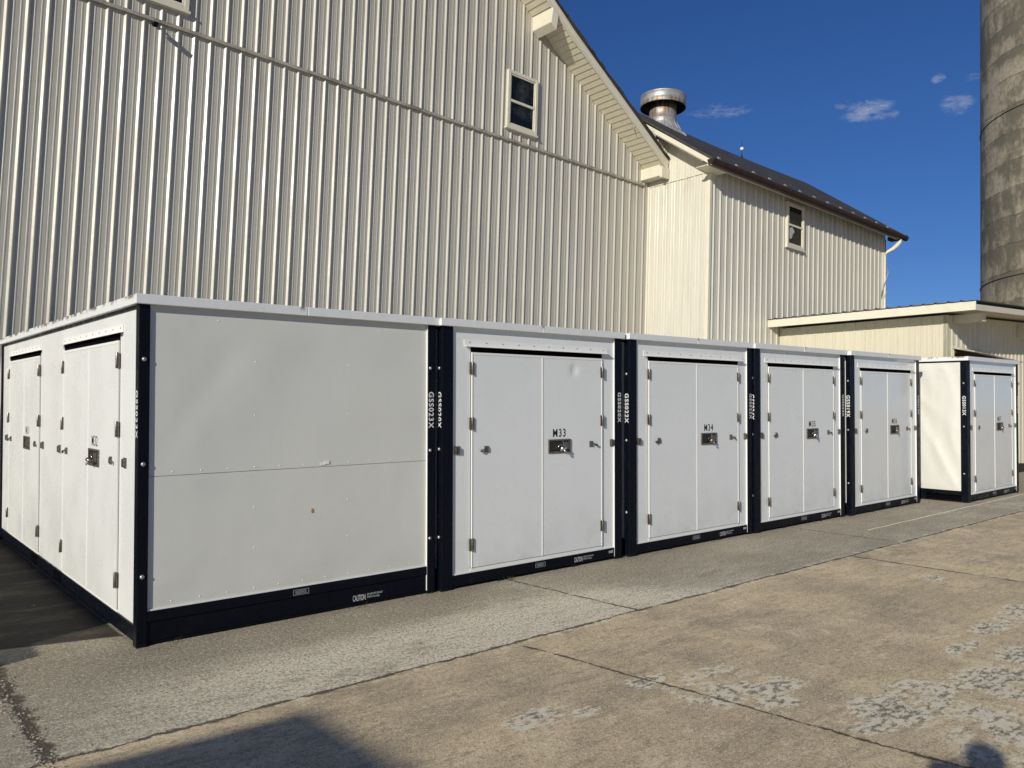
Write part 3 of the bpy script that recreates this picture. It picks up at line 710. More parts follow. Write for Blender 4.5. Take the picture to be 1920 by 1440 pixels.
# ------------------------------------------------------------------ ribbed metal walls
def ribbed(mb, F, u0, u1, vbot, vtop, pitch, phase, h=0.0235, hm=0.0032, bw=0.030, tw=0.005, flip=1):
    prof = []
    k0 = math.floor((u0 - phase) / pitch) - 1; k1 = math.ceil((u1 - phase) / pitch) + 1
    for k in range(k0, k1 + 1):
        c = phase + k * pitch
        prof += [(c - bw, 0), (c - tw, h), (c + tw, h), (c + bw, 0)]
        for q in (1 / 3, 2 / 3): prof += [(c + pitch * q - 0.011, 0), (c + pitch * q - 0.006, hm), (c + pitch * q + 0.006, hm), (c + pitch * q + 0.011, 0)]
    prof = [p for p in prof if u0 < p[0] < u1]
    prof = [(u0, 0)] + prof + [(u1, 0)]
    b = len(mb.v)
    tp = vtop if callable(vtop) else (lambda u: vtop)
    bt = vbot if callable(vbot) else (lambda u: vbot)
    for u, n in prof:
        mb.v.append(tuple(F.p(u, bt(u), n))); mb.v.append(tuple(F.p(u, tp(u), n)))
    for i in range(len(prof) - 1): mb.f.append((b + 2 * i, b + 2 * i + 2, b + 2 * i + 3, b + 2 * i + 1))
    return mb

def interp(x, pts):
    if x <= pts[0][0]: return pts[0][1]
    for (a, b), (c, d) in zip(pts, pts[1:]):
        if x <= c: return b + (d - b) * (x - a) / (c - a)
    return pts[-1][1]
YB = 6.10; RX = 1.9
PROF = [(-8.6, 7.03), (-8.1, 7.30), (-5.3, 9.17), (-4.3, 9.86), (RX, 14.45), (8.14, 9.86), (9.09, 9.17), (11.88, 7.39), (12.04, 7.30)]
FB = Fr((0, YB, 0), (1, 0, 0), (0, 0, 1), (0, -1, 0))
barn = empty('barn', Matrix.Translation((RX, YB, 0)), 'tall cream barn with ribbed metal gable wall rising behind the containers', 'barn')
B0 = barn.matrix_world.inverted()
def kid(o, root=barn): o.parent = root; o.matrix_parent_inverse = Matrix.Identity(4); o.matrix_local = root.matrix_world.inverted(); return o
ph = 8.7161 - 0.012
wall = kid(ribbed(ribbed(MB(), FB, -8.1, 12.06, -0.6, 7.0, .2291, ph), FB, -8.1, 12.06, 7.0, lambda u: interp(u, PROF) - 0.002, .2291, ph).build('gable_wall', barnM, normals=False))
sw = MB(); sw.box(-8.1, -8.0, YB + 0.01, 19.9, -0.6, 7.28); sw.box(-8.1, 12.0, 19.9, 20.0, -0.6, 7.28)
sw.box(11.93, 12.03, YB + 0.01, 19.9, -0.6, 7.28)
kid(sw.build('side_walls', barnM))
bk = MB(); bk.prism([(x, z - 0.02) for x, z in PROF[1:-1]], YB + 0.02, YB + 0.06, lambda p, q, a: (p, a, q)); kid(bk.build('gable_backing', darkM))
# roof
rf = MB()
prof2 = PROF[:]
for (x0_, z0_), (x1_, z1_) in zip(prof2, prof2[1:]):
    t0, t1 = 0.175, 0.215
    rf.hexa([(x0_, 5.50, z0_ + t0), (x1_, 5.50, z1_ + t0), (x1_, 20.5, z1_ + t0), (x0_, 20.5, z0_ + t0),
             (x0_, 5.50, z0_ + t1), (x1_, 5.50, z1_ + t1), (x1_, 20.5, z1_ + t1), (x0_, 20.5, z0_ + t1)])
for i, ((x0_, z0_), (x1_, z1_)) in enumerate(zip(prof2, prof2[1:])):      # ragged shingle butts at the verge
    L = math.hypot(x1_ - x0_, z1_ - z0_); n = int(L / 0.16)
    for k in range(n):
        a, b = k / n, (k + 0.93) / n; dz = random.uniform(0.000, 0.016); dy = random.uniform(0.0, 0.03)
        p = lambda t, h_: (x0_ + (x1_ - x0_) * t, z0_ + (z1_ - z0_) * t + h_)
        (ax, az), (bx, bz) = p(a, .217), p(b, .217)
        rf.hexa([(ax, 5.485 - dy, az), (bx, 5.485 - dy, bz), (bx, 5.8, bz), (ax, 5.8, az), (ax, 5.485 - dy, az + .012 + dz), (bx, 5.485 - dy, bz + .012 + dz), (bx, 5.8, bz + .012), (ax, 5.8, az + .012)])
kid(rf.build('roof', shingM))
# rake fascia in two steps
fa = MB()
for (x0_, z0_), (x1_, z1_) in zip(prof2, prof2[1:]):
    for (lo, hi, y0, y1) in ((-0.012, 0.108, 5.525, 5.55), (0.1095, 0.172, 5.508, 5.55)):
        fa.hexa([(x0_, y0, z0_ + lo), (x1_, y0, z1_ + lo), (x1_, y1, z1_ + lo), (x0_, y1, z0_ + lo), (x0_, y0, z0_ + hi), (x1_, y0, z1_ + hi), (x1_, y1, z1_ + hi), (x0_, y1, z0_ + hi)])
kid(fa.build('rake_fascia', creamM))
# soffit slats
so = MB()
for (x0_, z0_), (x1_, z1_) in zip(prof2, prof2[1:]):
    L = math.hypot(x1_ - x0_, z1_ - z0_); n = max(1, round(L / 0.13)); tx, tz = (x1_ - x0_) / L, (z1_ - z0_) / L; nx, nz = -tz, tx
    if nz < 0: nx, nz = -nx, -nz
    for k in range(n):
        a = L * k / n; b = L * (k + 1) / n - 0.007
        # lapped boards: one edge lower than the other
        pts = []
        for (s_, hh) in ((a, 0.008), (b, 0.0)):
            pts.append((x0_ + tx * s_ + nx * hh, z0_ + tz * s_ + nz * hh))
        (ax, az), (bx, bz) = pts
        so.hexa([(ax, 5.55, az), (bx, 5.55, bz), (bx, YB, bz), (ax, YB, az), (ax + nx * .02, 5.55, az + nz * .02), (bx + nx * .02, 5.55, bz + nz * .02), (bx + nx * .02, YB, bz + nz * .02), (ax + nx * .02, YB, az + nz * .02)])
so_o = kid(so.build('soffit', soffM))
sb = MB()
for (x0_, z0_), (x1_, z1_) in zip(prof2, prof2[1:]):
    sb.hexa([(x0_, 5.55, z0_ + .03), (x1_, 5.55, z1_ + .03), (x1_, YB, z1_ + .03), (x0_, YB, z0_ + .03), (x0_, 5.55, z0_ + .10), (x1_, 5.55, z1_ + .10), (x1_, YB, z1_ + .10), (x0_, YB, z0_ + .10)])
kid(sb.build('soffit_backing', darkM))
kid(MB().box(11.80, 12.045, 5.498, 5.56, 7.075, 7.31).box(11.80, 12.045, 5.56, YB - 0.001, 7.115, 7.36).build('eave_box', creamM, bevel=0.004))
# purlin box boxed out of the soffit higher up the rake
pb = MB(); pb.hexa([(8.47, 5.55, 9.335), (8.63, 5.55, 9.235), (8.63, YB - .001, 9.245), (8.47, YB - .001, 9.345),
                   (8.47, 5.50, 9.61), (8.63, 5.50, 9.50), (8.63, YB - .001, 9.52), (8.47, YB - .001, 9.63)])
kid(pb.build('purlin_box', creamM, bevel=0.012))
# mid-wall flashing
fl = MB(); fl.box(-8.1, 4.9, 6.052, YB - .001, 7.004, 7.052); fl.box(4.85, 11.86, 6.054, YB - .001, 7.002, 7.050)
kid(fl.build('flashing_band', greytrimM))
def window(root, F, u0, u1, v0, v1, mid, pane_n=0.027, name='window', extra=None):
    t = 0.062; n1 = 0.062
    fr = MB(); fr.fbox(F, u0, u0 + t, v0, v1, 0.0, n1); fr.fbox(F, u1 - t, u1, v0, v1, 0.0, n1); fr.fbox(F, u0 + t, u1 - t, v1 - t, v1, 0.0, n1 - .002); fr.fbox(F, u0 + t, u1 - t, v0, v0 + t, 0.0, n1 - .002)
    s = 0.030
    for (a, b) in ((v0 + t, mid - 0.0), (mid, v1 - t)):
        fr.fbox(F, u0 + t, u0 + t + s, a, b, 0.0, n1 - .014); fr.fbox(F, u1 - t - s, u1 - t, a, b, 0.0, n1 - .014)
    fr.fbox(F, u0 + t + s, u1 - t - s, mid - 0.024, mid + 0.024, 0.0, n1 - .010); fr.fbox(F, u0 + t + s, u1 - t - s, v0 + t, v0 + t + s, 0, n1 - .014); fr.fbox(F, u0 + t + s, u1 - t - s, v1 - t - s, v1 - t, 0, n1 - .014)
    w_ = kid(fr.build('window', creamM, bevel=0.003), root)
    pn_ = MB(); pn_.fbox(F, u0 + t + s, u1 - t - s, v0 + t + s, mid - .024, 0.022, pane_n); pn_.fbox(F, u0 + t + s, u1 - t - s, mid + .024, v1 - t - s, 0.022, pane_n + .004)
    p_ = pn_.build('pane', glassM); p_.parent = w_
    sl = MB().fbox(F, u0 - 0.02, u1 + 0.02, v0 - 0.035, v0 + 0.0, 0.0, n1 + 0.012).build('sill', creamM); sl.parent = w_
    return w_
window(barn, FB, 7.87, 8.635, 7.27, 8.385, 7.80)
window(barn, FB, 1.17, 1.945, 7.30, 8.42, 7.86)

# small CCTV camera under the band, on the barn wall
cc_ = empty('security_camera', Matrix.Translation((1.49, 5.95, 6.92)), 'small black security camera on the barn wall just under the flashing band', 'camera')
def lkid(o, root): o.parent = root; o.matrix_local = root.matrix_world.inverted(); return o
bb = MB(); d = Vector((-0.05, -1, -0.42)).normalized(); q = d.to_track_quat('Z', 'Y').to_matrix().to_4x4()
bb.lathe((0, 0, 0), [(0.030, -0.085), (0.036, -0.07), (0.036, 0.05), (0.030, 0.052), (0.028, 0.045), (0.004, 0.045)], 18, Matrix.Translation((1.475, 5.93, 6.905)) @ q)
lkid(bb.build('camera_body', blackM), cc_)
lkid(MB().tube([(1.50, 6.08, 6.975), (1.50, 6.03, 6.965), (1.485, 5.98, 6.93)], 0.013, 8).lathe((0, 0, 0), [(0.032, 0), (0.032, 0.014)], 14, Matrix.Translation((1.50, 6.076, 6.978)) @ Matrix.Rotation(math.pi / 2, 4, 'X')).build('mount', creamM), cc_)

# ------------------------------------------------------------------ annex (lower barn wing)
AX0, AX1, AY0, RY, AY1 = 12.07, 19.93, 4.45, 7.05, 9.65
annex = empty('barn_wing', Matrix.Translation((16, AY0, 0)), 'lower cream barn wing with a slate roof and brown gutter, right of the tall barn', 'building')
FA = Fr((0, AY0, 0), (1, 0, 0), (0, 0, 1), (0, -1, 0)); FAL = Fr((AX0, 0, 0), (0, -1, 0), (0, 0, 1), (-1, 0, 0))
SL = (9.19 - 7.10) / (RY - 4.05)
rz = lambda y: 7.10 + SL * ((y - 4.05) if y < RY else (2 * RY - y - 4.05))         # roof top surface
kid(ribbed(MB(), FA, AX0 + .06, AX1 - .05, -0.3, 7.20, .2231, 19.375 - .008).build('front_wall', annexM, normals=False), annex)
# left wall: u = -y
tv = lambda u: rz(-u) - 0.17
lw = ribbed(MB(), FAL, -6.09, -AY0 - .06, -0.3, 7.015, .2231, -4.62, h=.016, bw=.026, tw=.010)
ribbed(lw, Fr((AX0 + .006, 0, 0), (0, -1, 0), (0, 0, 1), (-1, 0, 0)), -7.05, -AY0 - .0, 7.018, tv, .2231, -4.62, h=.014, bw=.026, tw=.012)
kid(lw.build('left_wall', annexM, normals=False), annex)
kid(MB().fbox(FA, AX0 - .018, AX0 + .062, -.3, 7.19, -.05, .028).build('corner_trim', creamM, bevel=.004), annex)
kid(MB().fbox(FA, AX1 - .062, AX1, -.3, 7.19, -.05, .026).build('corner_trim', creamM, bevel=.004), annex)
kid(MB().fbox(FAL, -6.10, -6.055, 0, 7.02, 0.0, .02).build('corner_trim', creamM, bevel=.004), annex)
ow = MB(); ow.prism([(AY0 + .03, -.3), (AY1, -.3), (AY1, rz(AY1) - .2), (RY, rz(RY) - .2), (AY0 + .03, rz(AY0) - .2)], AX1 - .06, AX1 - .01, lambda p, q, a: (a, p, q))
ow.box(12.2, AX1 - .07, AY1 - .1, AY1, -.3, 7.0); kid(ow.build('rear_walls', annexM), annex)
# roof with overhangs; ridge sags a little towards the middle
ar = MB(); NX = 22; xs_ = [11.60 + (20.37 - 11.60) * i / NX for i in range(NX + 1)]
def rt(x, y): return rz(y) + (0.06 * ((abs(x - 16.0) / 4.4) ** 2) - 0.01) * max(0, 1 - abs(y - RY) / 3.2)
ys_ = [4.05, 4.6, 5.2, 5.8, 6.4, RY, 7.7, 8.4, 9.2, 10.1]
b0 = 0
for off in (0.0, -0.055):
    for y in ys_:
        for x in xs_: ar.v.append((x, y, rt(x, y) + off))
nxp = NX + 1; ny = len(ys_)
for l_ in range(2):
    for j in range(ny - 1):
        for i in range(NX):
            a = l_ * nxp * ny + j * nxp + i; ar.f.append((a, a + 1, a + nxp + 1, a + nxp))
o2 = nxp * ny
for j in range(ny - 1):
    for i in (0, NX): a = j * nxp + i; ar.f.append((a, a + nxp, a + nxp + o2, a + o2))
for i in range(NX):
    for j in (0, ny - 1): a = j * nxp + i; ar.f.append((a, a + 1, a + 1 + o2, a + o2))
kid(ar.build('roof', shingM), annex)
# rake boards left and right
for xa, xb, y_a in ((11.60, 11.625, 6.05), (20.34, 20.365, RY)):
    k = MB(); k.hexa([(xa, 4.08, rz(4.08) - .165), (xb, 4.08, rz(4.08) - .165), (xb, y_a, rz(y_a) - .165), (xa, y_a, rz(y_a) - .165),
                      (xa, 4.08, rz(4.08) - .056), (xb, 4.08, rz(4.08) - .056), (xb, y_a, rz(y_a) - .056), (xa, y_a, rz(y_a) - .056)])
    kid(k.build('rake_board', creamM), annex)
es = MB(); es.box(11.626, AX0 + .25, 4.196, AY0 + .02, 6.985, 7.0)                # boxed eave return
es.hexa([(11.63, 4.30, rz(4.30) - .19), (AX0, 4.30, rz(4.30) - .19), (AX0, 6.0, rz(6.0) - .19), (11.63, 6.0, rz(6.0) - .19),
         (11.63, 4.30, rz(4.30) - .17), (AX0, 4.30, rz(4.30) - .17), (AX0, 6.0, rz(6.0) - .17), (11.63, 6.0, rz(6.0) - .17)])
kid(es.build('eave_soffit', soffM), annex)
kid(MB().box(11.63, 20.34, 4.175, 4.195, 6.972, 7.11).build('eave_fascia', creamM), annex)
# half-round gutter
gu = MB(); prof_g = []
for k in range(13):
    t = math.pi * k / 12; prof_g.append((4.090 - 0.080 * math.cos(t), 7.085 - 0.115 * math.sin(t)))
for k in range(12, -1, -1):
    t = math.pi * k / 12; prof_g.append((4.090 - 0.076 * math.cos(t), 7.087 - 0.110 * math.sin(t)))
gu.prism(prof_g, 11.60, 20.42, lambda p, q, a: (a, p, q))
gut = kid(gu.build('gutter', brownM), annex)
ge = MB(); pg = [(4.090 - 0.078 * math.cos(math.pi * k / 12), 7.085 - 0.113 * math.sin(math.pi * k / 12)) for k in range(13)]
ge.prism(pg, 11.597, 11.600, lambda p, q, a: (a, p, q)); ge.prism(pg, 20.42, 20.423, lambda p, q, a: (a, p, q))
ge.build('gutter_end', brownM).parent = gut
hk = Each()
for k in range(9):
    x = 12.45 + k * 1.0 - (0.12 if k % 3 else 0)
    hk.new().tube([(x, 4.17, 7.12), (x, 4.15, 7.115), (x, 4.02, 7.112), (x, 4.004, 7.085), (x, 4.020, 7.015), (x, 4.070, 6.965)], 0.0075, 6)
for o_ in hk.build('gutter_hanger', brownM): kid(o_, annex)
for k in range(13):
    x = 12.05 + k * 0.63; y = 4.20
    sg_ = MB(); z = rz(y); sg_.hexa([(x - .03, y - .01, z), (x + .03, y - .01, z), (x + .03, y + .04, z + .03), (x - .03, y + .04, z + .03),
                                     (x - .03, y - .015, z + .032), (x + .03, y - .015, z + .032), (x + .03, y + .03, z + .062), (x - .03, y + .03, z + .062)])
    kid(sg_.build('snow_guard', boltM), annex)
# loose shingle scraps near the end of the ridge line and brackets under the right eave
kid(MB().box(19.96, 20.2, 4.2, 4.38, 6.96, 7.05).box(19.93, 19.96, 4.42, 4.50, 6.55, 7.0).build('eave_bracket', woodM), annex)
# downspout: crumpled elbow then thin pipe on the corner
ds = MB(); ds.tube([(20.12, 4.09, 6.99), (20.10, 4.11, 6.90), (20.04, 4.17, 6.80), (19.93, 4.22, 6.70), (19.88, 4.34, 6.63), (19.86, 4.395, 6.55)], [.030, .055, .060, .052, .040, .034], 9)
ds.tube([(19.86, 4.40, 6.57), (19.86, 4.405, 4.0), (19.86, 4.405, 1.0)], .030, 9)
kid(ds.build('downspout', creamM), annex)
wr = MB(); wr.tube([(19.93, 4.36, 6.25), (19.90, 4.33, 6.05), (19.80, 4.36, 5.80), (19.70, 4.38, 5.62), (19.66, 4.40, 5.40)], .010, 6)
wr.tube([(19.92, 4.33, 5.62), (19.82, 4.31, 5.55), (19.70, 4.36, 5.40)], .007, 6); kid(wr.build('loose_wire', greytrimM), annex)
# window of the wing, with a scrap of plastic inside
aw = window(annex, FA, 14.985, 15.735, 5.95, 7.00, 6.47)
pm = MB(); pm.grid(FA, 15.10, 15.34, 6.16, 6.42, 10, 10, lambda u, v: .0285 + .003 * mnoise.noise(Vector((u * 9, v * 9, 0))))
# trim corners off so that it reads as a torn scrap
pm2 = MB(); pts = [(15.12, 6.20), (15.16, 6.14), (15.21, 6.17), (15.26, 6.27), (15.33, 6.33), (15.31, 6.38), (15.22, 6.43), (15.14, 6.40), (15.11, 6.31)]
pm2.prism(pts, 0.028, 0.0345, lambda p, q, a: FA.p(p, q, a)); o_ = pm2.build('plastic_scrap', paperM); o_.parent = aw
# flashing seam on the left wall, and the wall piece above the barn eave
kid(MB().fbox(FAL, -6.05, -AY0 - .0, 7.000, 7.016, 0.0, .024).build('seam_flashing', creamM), annex)
up = ribbed(MB(), Fr((0, 5.60, 0), (1, 0, 0), (0, 0, 1), (0, -1, 0)), 10.9, AX0 - .03, lambda u: interp(u, PROF) + .17, lambda u: 7.93, .2231, 11.55, h=.020)
kid(up.build('dormer_wall', barnM, normals=False), annex)
kid(MB().box(11.45, 11.64, 5.56, 5.60, 7.86, 8.02).box(AX0 - .05, AX0 + .01, 5.575, 5.61, 7.2, 7.93).build('dormer_trim', creamM), annex)

# ------------------------------------------------------------------ roof ventilator and lightning rod on the wing's ridge
vent = empty('roof_ventilator', Matrix.Translation((13.66, RY, 8.80)), 'round galvanised roof ventilator with rusty neck on the slate ridge', 'ventilator')
nk = MB(); nk.lathe((0, 0, 0), [(1.12, -.55), (.86, -.24), (.62, -.02), (.48, .14), (.385, .30), (.345, .42), (.350, .425), (.350, .45), (.335, .455), (.335, .60), (.33, .86)], 40, Matrix.Translation((13.66, RY, 8.80)))
lkid(nk.build('neck', galvM), vent)
cp_ = MB(); cp_.lathe((0, 0, 0), [(.548, .98), (.548, .77), (.562, .77), (.562, .80), (.556, .81), (.556, .84), (.560, .845), (.556, .85), (.556, 1.02), (.562, 1.025), (.562, 1.045), (.545, 1.055), (.30, 1.12), (.01, 1.16)], 48, Matrix.Translation((13.66, RY, 8.80)), cap=False)
cap_o = lkid(cp_.build('hood', galvM), vent)
lin = MB(); lin.lathe((0, 0, 0), [(.545, .775), (.545, .97), (.01, .97)], 48, Matrix.Translation((13.66, RY, 8.80)), cap=False)
lkid(lin.build('hood_inner_shade', hwdM), vent)  # dark inner shell, shade of the hollow hood put into its colour
sm_ = MB()
for k in range(16):
    a = 2 * math.pi * k / 16; R_ = lambda r, z: (13.66 + r * math.cos(a), RY + r * math.sin(a), 8.80 + z)
    sm_.tube([R_(1.125, -.55), R_(.865, -.24), R_(.625, -.02), R_(.485, .14), R_(.39, .30), R_(.352, .42)], .006, 5)
sm_.lathe((0, 0, 0), [(.500, .125), (.508, .13), (.492, .145)], 40, Matrix.Translation((13.66, RY, 8.80)), cap=False)
lkid(sm_.build('seams', galvM), vent)
rod = empty('lightning_rod', Matrix.Translation((17.05, RY, 9.12)), 'lightning rod with a white glass ball standing on the slate ridge', 'lightning rod')
lkid(MB().tube([(17.05, RY, 9.10), (17.05, RY, 9.45), (17.05, RY, 9.68)], [.010, .008, .003], 6).build('rod', hwdM), rod)
lkid(MB().tube([(17.17, RY, 9.08), (17.05, RY, 9.26)], .006, 5).tube([(16.93, RY, 9.08), (17.05, RY, 9.26)], .006, 5).tube([(17.05, RY - .12, 9.02), (17.05, RY, 9.26)], .006, 5).build('tripod', hwdM), rod)
bl_ = MB(); bl_.lathe((0, 0, 0), [(.004, -.05), (.028, -.043), (.045, -.024), (.052, 0), (.045, .024), (.028, .043), (.004, .05)], 16, Matrix.Translation((17.05, RY, 9.42)))
lkid(bl_.build('glass_ball', Mat('milk_glass', (.8, .82, .85), .2), None), rod)

# ------------------------------------------------------------------ lean-to shed on the wing
lean = empty('lean_to_shed', Matrix.Translation((16, .84, .8)), 'low cream lean-to shed with a metal roof behind the far right container', 'shed')
LX, LY, LXE = 14.78, 0.84, 21.5
FL = Fr((LX, 0, 0), (0, -1, 0), (0, 0, 1), (-1, 0, 0)); FF = Fr((0, LY, 0), (1, 0, 0), (0, 0, 1), (0, -1, 0))
zr = lambda x: 4.165 + (x - 14.33) * 0.076                                 # roof top
kid(ribbed(MB(), FL, -4.43, -LY - .07, -.2, zr(LX) - .20, .2235, -4.235 + .0, h=.018, bw=.020, tw=.012).build('left_wall', leanM, normals=False), lean)
kid(ribbed(MB(), FF, 17.62, LXE, 1.13, lambda u: zr(u) - .20, .2286, 18.02, h=.020).build('front_wall', leanM, normals=False), lean)
kid(ribbed(ribbed(MB(), FF, LX + .05, 15.09, -.1, lambda u: zr(u) - .20, .2286, 15.02, h=.02), FF, 15.09, 17.62, 3.36, lambda u: zr(u) - .20, .2286, 15.02, h=.02).build('door_wall', leanM, normals=False), lean)
kid(MB().fbox(FL, -LY - .075, -LY + .022, -.1, zr(LX) - .2, -.05, .022).fbox(FF, LX - .022, LX + .06, -.1, zr(LX) - .2, -.05, .0215).fbox(FF, 15.05, 15.10, .7, 3.36, 0, .03).build('corner_trim', leanM, bevel=.003), lean)
kid(MB().fbox(FF, 15.10, 17.6, .5, 3.36, -.12, -.10).build('doorway', woodM), lean)
kid(MB().fbox(FF, 17.6, LXE, .82, 1.128, -.06, .03).build('base_board', woodM), lean)
kid(MB().box(LXE - .05, LXE, LY, 4.4, -.2, zr(LXE) - .22).build('right_wall', leanM), lean)
# door hood: a shallow board canopy, tilted
hd = MB(); hd.hexa([(15.02, LY - .001, 3.37), (17.64, LY - .001, 3.37), (17.64, LY - .42, 3.275), (15.02, LY - .42, 3.275),
                    (15.02, LY - .001, 3.43), (17.64, LY - .001, 3.43), (17.64, LY - .42, 3.30), (15.02, LY - .42, 3.30)])
kid(hd.build('door_canopy', greytrimM), lean)
kid(MB().box(15.10, 17.6, LY - .05, LY - .002, 3.28, 3.365).build('canopy_header', woodM), lean)
# roof sheet with ribs running up the slope
lr = MB()
def rpt(x, y, o): return (x, y, zr(x) + o)
seg = []
phr = 4.275
ys = []
k = -3
while True:
    c = phr - .2281 * k
    if c < -.1: break
    if .18 < c < 4.44: ys.append(c)
    k += 1
prof_r = [(4.45, 0)]
for c in sorted(ys, reverse=True): prof_r += [(c + .026, 0), (c + .012, .022), (c - .012, .022), (c - .026, 0)]
prof_r += [(.15, 0)]
b = 0
for y, h_ in prof_r: lr.v += [rpt(14.29, y, h_), rpt(LXE + .3, y, h_), rpt(14.29, y, h_ - .004), rpt(LXE + .3, y, h_ - .004)]
for i in range(len(prof_r) - 1):
    a = 4 * i; c = 4 * (i + 1); lr.f += [(a, a + 1, c + 1, c), (a + 2, c + 2, c + 3, a + 3), (a, c, c + 2, a + 2), (a + 1, a + 3, c + 3, c + 1)]
kid(lr.build('roof', metroofM), lean)
kid(MB().box(14.33, 14.352, .155, 4.45, 3.985, 4.150).build('eave_fascia', creamM), lean)
ff = MB(); ff.hexa([(14.353, .17, 3.985), (LXE + .25, .17, zr(LXE + .25) - .18), (LXE + .25, .19, zr(LXE + .25) - .18), (14.353, .19, 3.985),
                    (14.353, .17, 4.095), (LXE + .25, .17, zr(LXE + .25) - .07), (LXE + .25, .19, zr(LXE + .25) - .07), (14.353, .19, 4.095)])
kid(ff.build('front_fascia', creamM), lean)
kid(MB().box(14.36, LXE, .195, 4.44, 3.975, 3.99).build('soffit_boards', soffM), lean) if False else None
sfb = MB(); sfb.hexa([(14.353, .192, 4.02), (LXE + .2, .192, zr(LXE + .2) - .145), (LXE + .2, 4.44, zr(LXE + .2) - .145), (14.353, 4.44, 4.02),
                      (14.353, .192, 4.035), (LXE + .2, .192, zr(LXE + .2) - .13), (LXE + .2, 4.44, zr(LXE + .2) - .13), (14.353, 4.44, 4.035)])
kid(sfb.build('soffit_boards', soffM), lean)
for q_ in ((15.10, 15.24, .30, LY - .002, 3.87, 4.03), (18.6, 18.74, .30, LY - .002, 3.93, 4.15)):
    kid(MB().box(*q_).build('roof_beam', creamM, bevel=.003), lean)
kid(MB().box(14.50, LXE, LY - .14, LY - .03, 3.90, 3.985).build('wall_plate', greytrimM), lean) if False else None

# ------------------------------------------------------------------ silo
silo = empty('silo', Matrix.Translation((24.5, 2.2, 0)), 'tall stained concrete silo at the right edge behind the lean-to shed', 'silo')
az = math.radians(19.51); D_, R_s = 28.0, 3.2
ca = az - math.asin(R_s / D_); C_ = (CW.x + D_ * math.cos(ca), CW.y + D_ * math.sin(ca))
silo.matrix_world = Matrix.Translation((C_[0], C_[1], 1.0))
pr_ = []
z = -1.0
while z < 26: pr_ += [(R_s, z)]; z += .78
s_ = MB(); s_.lathe((0, 0, 0), pr_, 96); o_ = s_.build('silo_wall', siloM, silo)
h_ = MB()
for k in range(5):
    z = .5 + k * 4.68; pts = [(R_s * math.cos(a) + .012 * math.cos(a), R_s * math.sin(a) + .012 * math.sin(a), z) for a in [2 * math.pi * i / 96 for i in range(97)]]
    h_.tube(pts, .010, 5)
h_.build('steel_hoops', hwdM, silo)
d_ = MB(); d_.lathe((0, 0, 0), [(R_s + .05, 26), (R_s + .05, 26.2), (2.6, 27.4), (1.4, 28.2), (.1, 28.5)], 48); d_.build('silo_dome', galvM, silo)

# ------------------------------------------------------------------ things outside the frame whose shadows the photograph shows
# unseen block wall, added and sized to cast the shade beside the first container
lwm = MB()
for k in range(6):
    for j in range(12):
        y = -.76 + j * .62 + (.31 if k % 2 else 0); lwm.box(-3.35, -3.15, y, y + .605, -.1 + k * .245, -.1 + (k + 1) * .245 - .004)
lo = lwm.build('shade_caster_wall', siloM); lo.matrix_world = MC; tag(lo, 'unseen low block wall, added left of the view to shade ground by the first container', 'wall')
sh = empty('flat_roofed_shed', MC @ Matrix.Translation((-11.5, -9, -.1)), 'flat-roofed shed behind the viewer, shown only by its square-cornered shadow on the near concrete', 'shed')
P = Vector(yard(.41, -1.67)); t = 9.6
cor = P - Vector((LDIR.x, LDIR.y, LDIR.z)) * (t / math.hypot(LDIR.x, LDIR.y))       # roof corner that throws the shadow corner
lkid(MB().box(cor.x - 6, cor.x - .12, cor.y - 9, cor.y - .12, -.7, cor.z - .1).build('walls', barnM), sh)
lkid(MB().box(cor.x - 6.2, cor.x, cor.y - 9.2, cor.y, cor.z - .1, cor.z).build('flat_roof', metroofM), sh)

# ------------------------------------------------------------------ the person taking the picture (seen as a shadow at the lower right)
def skin(name, verts, edges, radii, mat, parent, sub=2):
    me = bpy.data.meshes.new(name); me.from_pydata(verts, edges, []); o = bpy.data.objects.new(name, me); COL.objects.link(o)
    md = o.modifiers.new('skin', 'SKIN'); 
    for i, r_ in enumerate(radii): me.skin_vertices[0].data[i].radius = (r_, r_) if not isinstance(r_, tuple) else r_
    me.skin_vertices[0].data[0].use_root = True
    md.use_smooth_shade = True; s2 = o.modifiers.new('sub', 'SUBSURF'); s2.levels = sub; s2.render_levels = sub
    me.materials.append(mat.m); o.parent = parent; return o
fw = Vector((RB[2][0], RB[2][1], 0)).normalized(); rt_ = Vector((fw.y, -fw.x, 0))
bc = Vector((CW.x, CW.y, 0)) - fw * .44 - rt_ * .10
gz = (MC @ Vector((bc.x, bc.y, 0))).z
pm_ = Matrix.Identity(4)
for i in range(3): pm_[i][0] = rt_[i]; pm_[i][1] = fw[i]; pm_[i][2] = (0, 0, 1)[i]
pm_[0][3], pm_[1][3], pm_[2][3] = bc.x, bc.y, gz
person = empty('person', pm_, 'person holding up a phone, seen only as the dark shadow at lower right', 'person')
skinM = Mat('skin', (.50, .32, .24), .55); hairM = Mat('dark_hair', (.03, .02, .015), .6); jackM = Mat('blue_jacket', (.04, .06, .12), .8); trM = Mat('grey_trousers', (.06, .06, .065), .8)
ph_z = CW.z - gz - .03; hx = .06
V = [(0, 0, .95), (0, 0, 1.12), (0, -.01, 1.40), (0, -.01, 1.57), (0, .0, 1.65), (0, .02, 1.73), (0, .02, 1.83),
     (-.21, -.01, 1.555), (-.27, .10, 1.24), (hx - .07, .33, ph_z - .03), (.21, -.01, 1.555), (.27, .10, 1.24), (hx + .09, .33, ph_z - .03),
     (-.10, 0, .90), (-.12, .02, .50), (-.13, -.01, .09), (-.14, .13, .035), (.10, 0, .90), (.12, .02, .50), (.13, -.01, .09), (.14, .13, .035)]
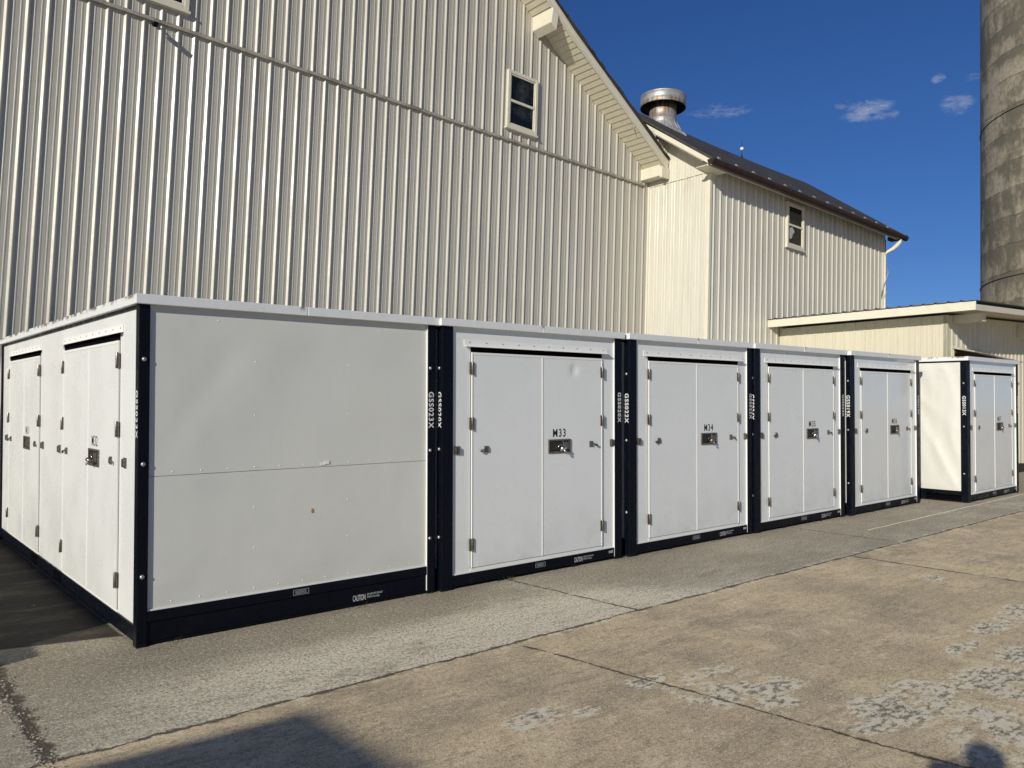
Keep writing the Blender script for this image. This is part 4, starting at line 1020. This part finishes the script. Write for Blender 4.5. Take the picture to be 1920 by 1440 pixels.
E_ = [(0, 1), (1, 2), (2, 3), (3, 4), (4, 5), (5, 6), (3, 7), (7, 8), (8, 9), (3, 10), (10, 11), (11, 12), (0, 13), (13, 14), (14, 15), (15, 16), (0, 17), (17, 18), (18, 19), (19, 20)]
Rr = [(.15, .11), (.14, .10), (.17, .11), (.12, .09), .055, (.075, .09), (.070, .085), .062, .048, .030, .062, .048, .030, .088, .060, .042, .035, .088, .060, .042, .035]
skin('body', V, E_, Rr, skinM, person)
skin('jacket', [V[i] for i in (0, 1, 2, 3, 7, 8, 10, 11)] + [(hx - .10, .27, ph_z - .07), (hx + .12, .27, ph_z - .07)], [(0, 1), (1, 2), (2, 3), (3, 4), (4, 5), (5, 8), (3, 6), (6, 7), (7, 9)], [(.17, .13), (.16, .12), (.19, .13), (.13, .10), .078, .062, .078, .062, .042, .042], jackM, person)
skin('trousers', [(0, 0, .96), V[13], V[14], (-.13, -.01, .12), V[17], V[18], (.13, -.01, .12)], [(0, 1), (1, 2), (2, 3), (0, 4), (4, 5), (5, 6)], [(.165, .12), .102, .075, .065, .102, .075, .065], trM, person)
skin('hair', [(0, -.015, 1.78), (0, -.01, 1.85), (0, -.03, 1.90)], [(0, 1), (1, 2)], [(.088, .094), (.094, .104), (.062, .07)], hairM, person)
for sgx in (-1, 1):      # five separate fingers curled round the phone, each hand
    cx_ = hx + sgx * .085
    for k in range(4):
        zf = ph_z - .045 + k * .021
        skin('finger', [(cx_, .335, zf), (cx_ + sgx * .012, .365, zf + .003), (cx_ - sgx * .012, .385, zf + .004), (cx_ - sgx * (.034 + .004 * (k % 3)), .384, zf + .002)], [(0, 1), (1, 2), (2, 3)], [.010, .009, .0085, .007], skinM, person, 1)
    skin('thumb', [(cx_, .33, ph_z - .05), (cx_ - sgx * .015, .350, ph_z - .03), (cx_ - sgx * .045, .360, ph_z - .015)], [(0, 1), (1, 2)], [.012, .010, .008], skinM, person, 1)
fc = Each()
for e_ in (-.030, .030): fc.new().lathe((0, 0, 0), [(.004, -.012), (.011, -.006), (.012, 0), (.011, .006), (.004, .012)], 10, Matrix.Translation((e_, .100, 1.805)))
fc.build('eye', trimM, person)
MB().hexa([(-.012, .10, 1.755), (.012, .10, 1.755), (.010, .125, 1.760), (-.010, .125, 1.760), (-.006, .10, 1.80), (.006, .10, 1.80), (.004, .106, 1.80), (-.004, .106, 1.80)]).build('nose', skinM, person, .004)
phn = empty('mobile_phone', Matrix.Translation(CW) @ cam.matrix_world.to_3x3().to_4x4(), 'mobile phone held up by the photographer, seen only as part of the shadow', 'phone')
MB().box(-.115, .035, -.055, .020, .012, .020).build('phone_case', blackM, phn, .004)
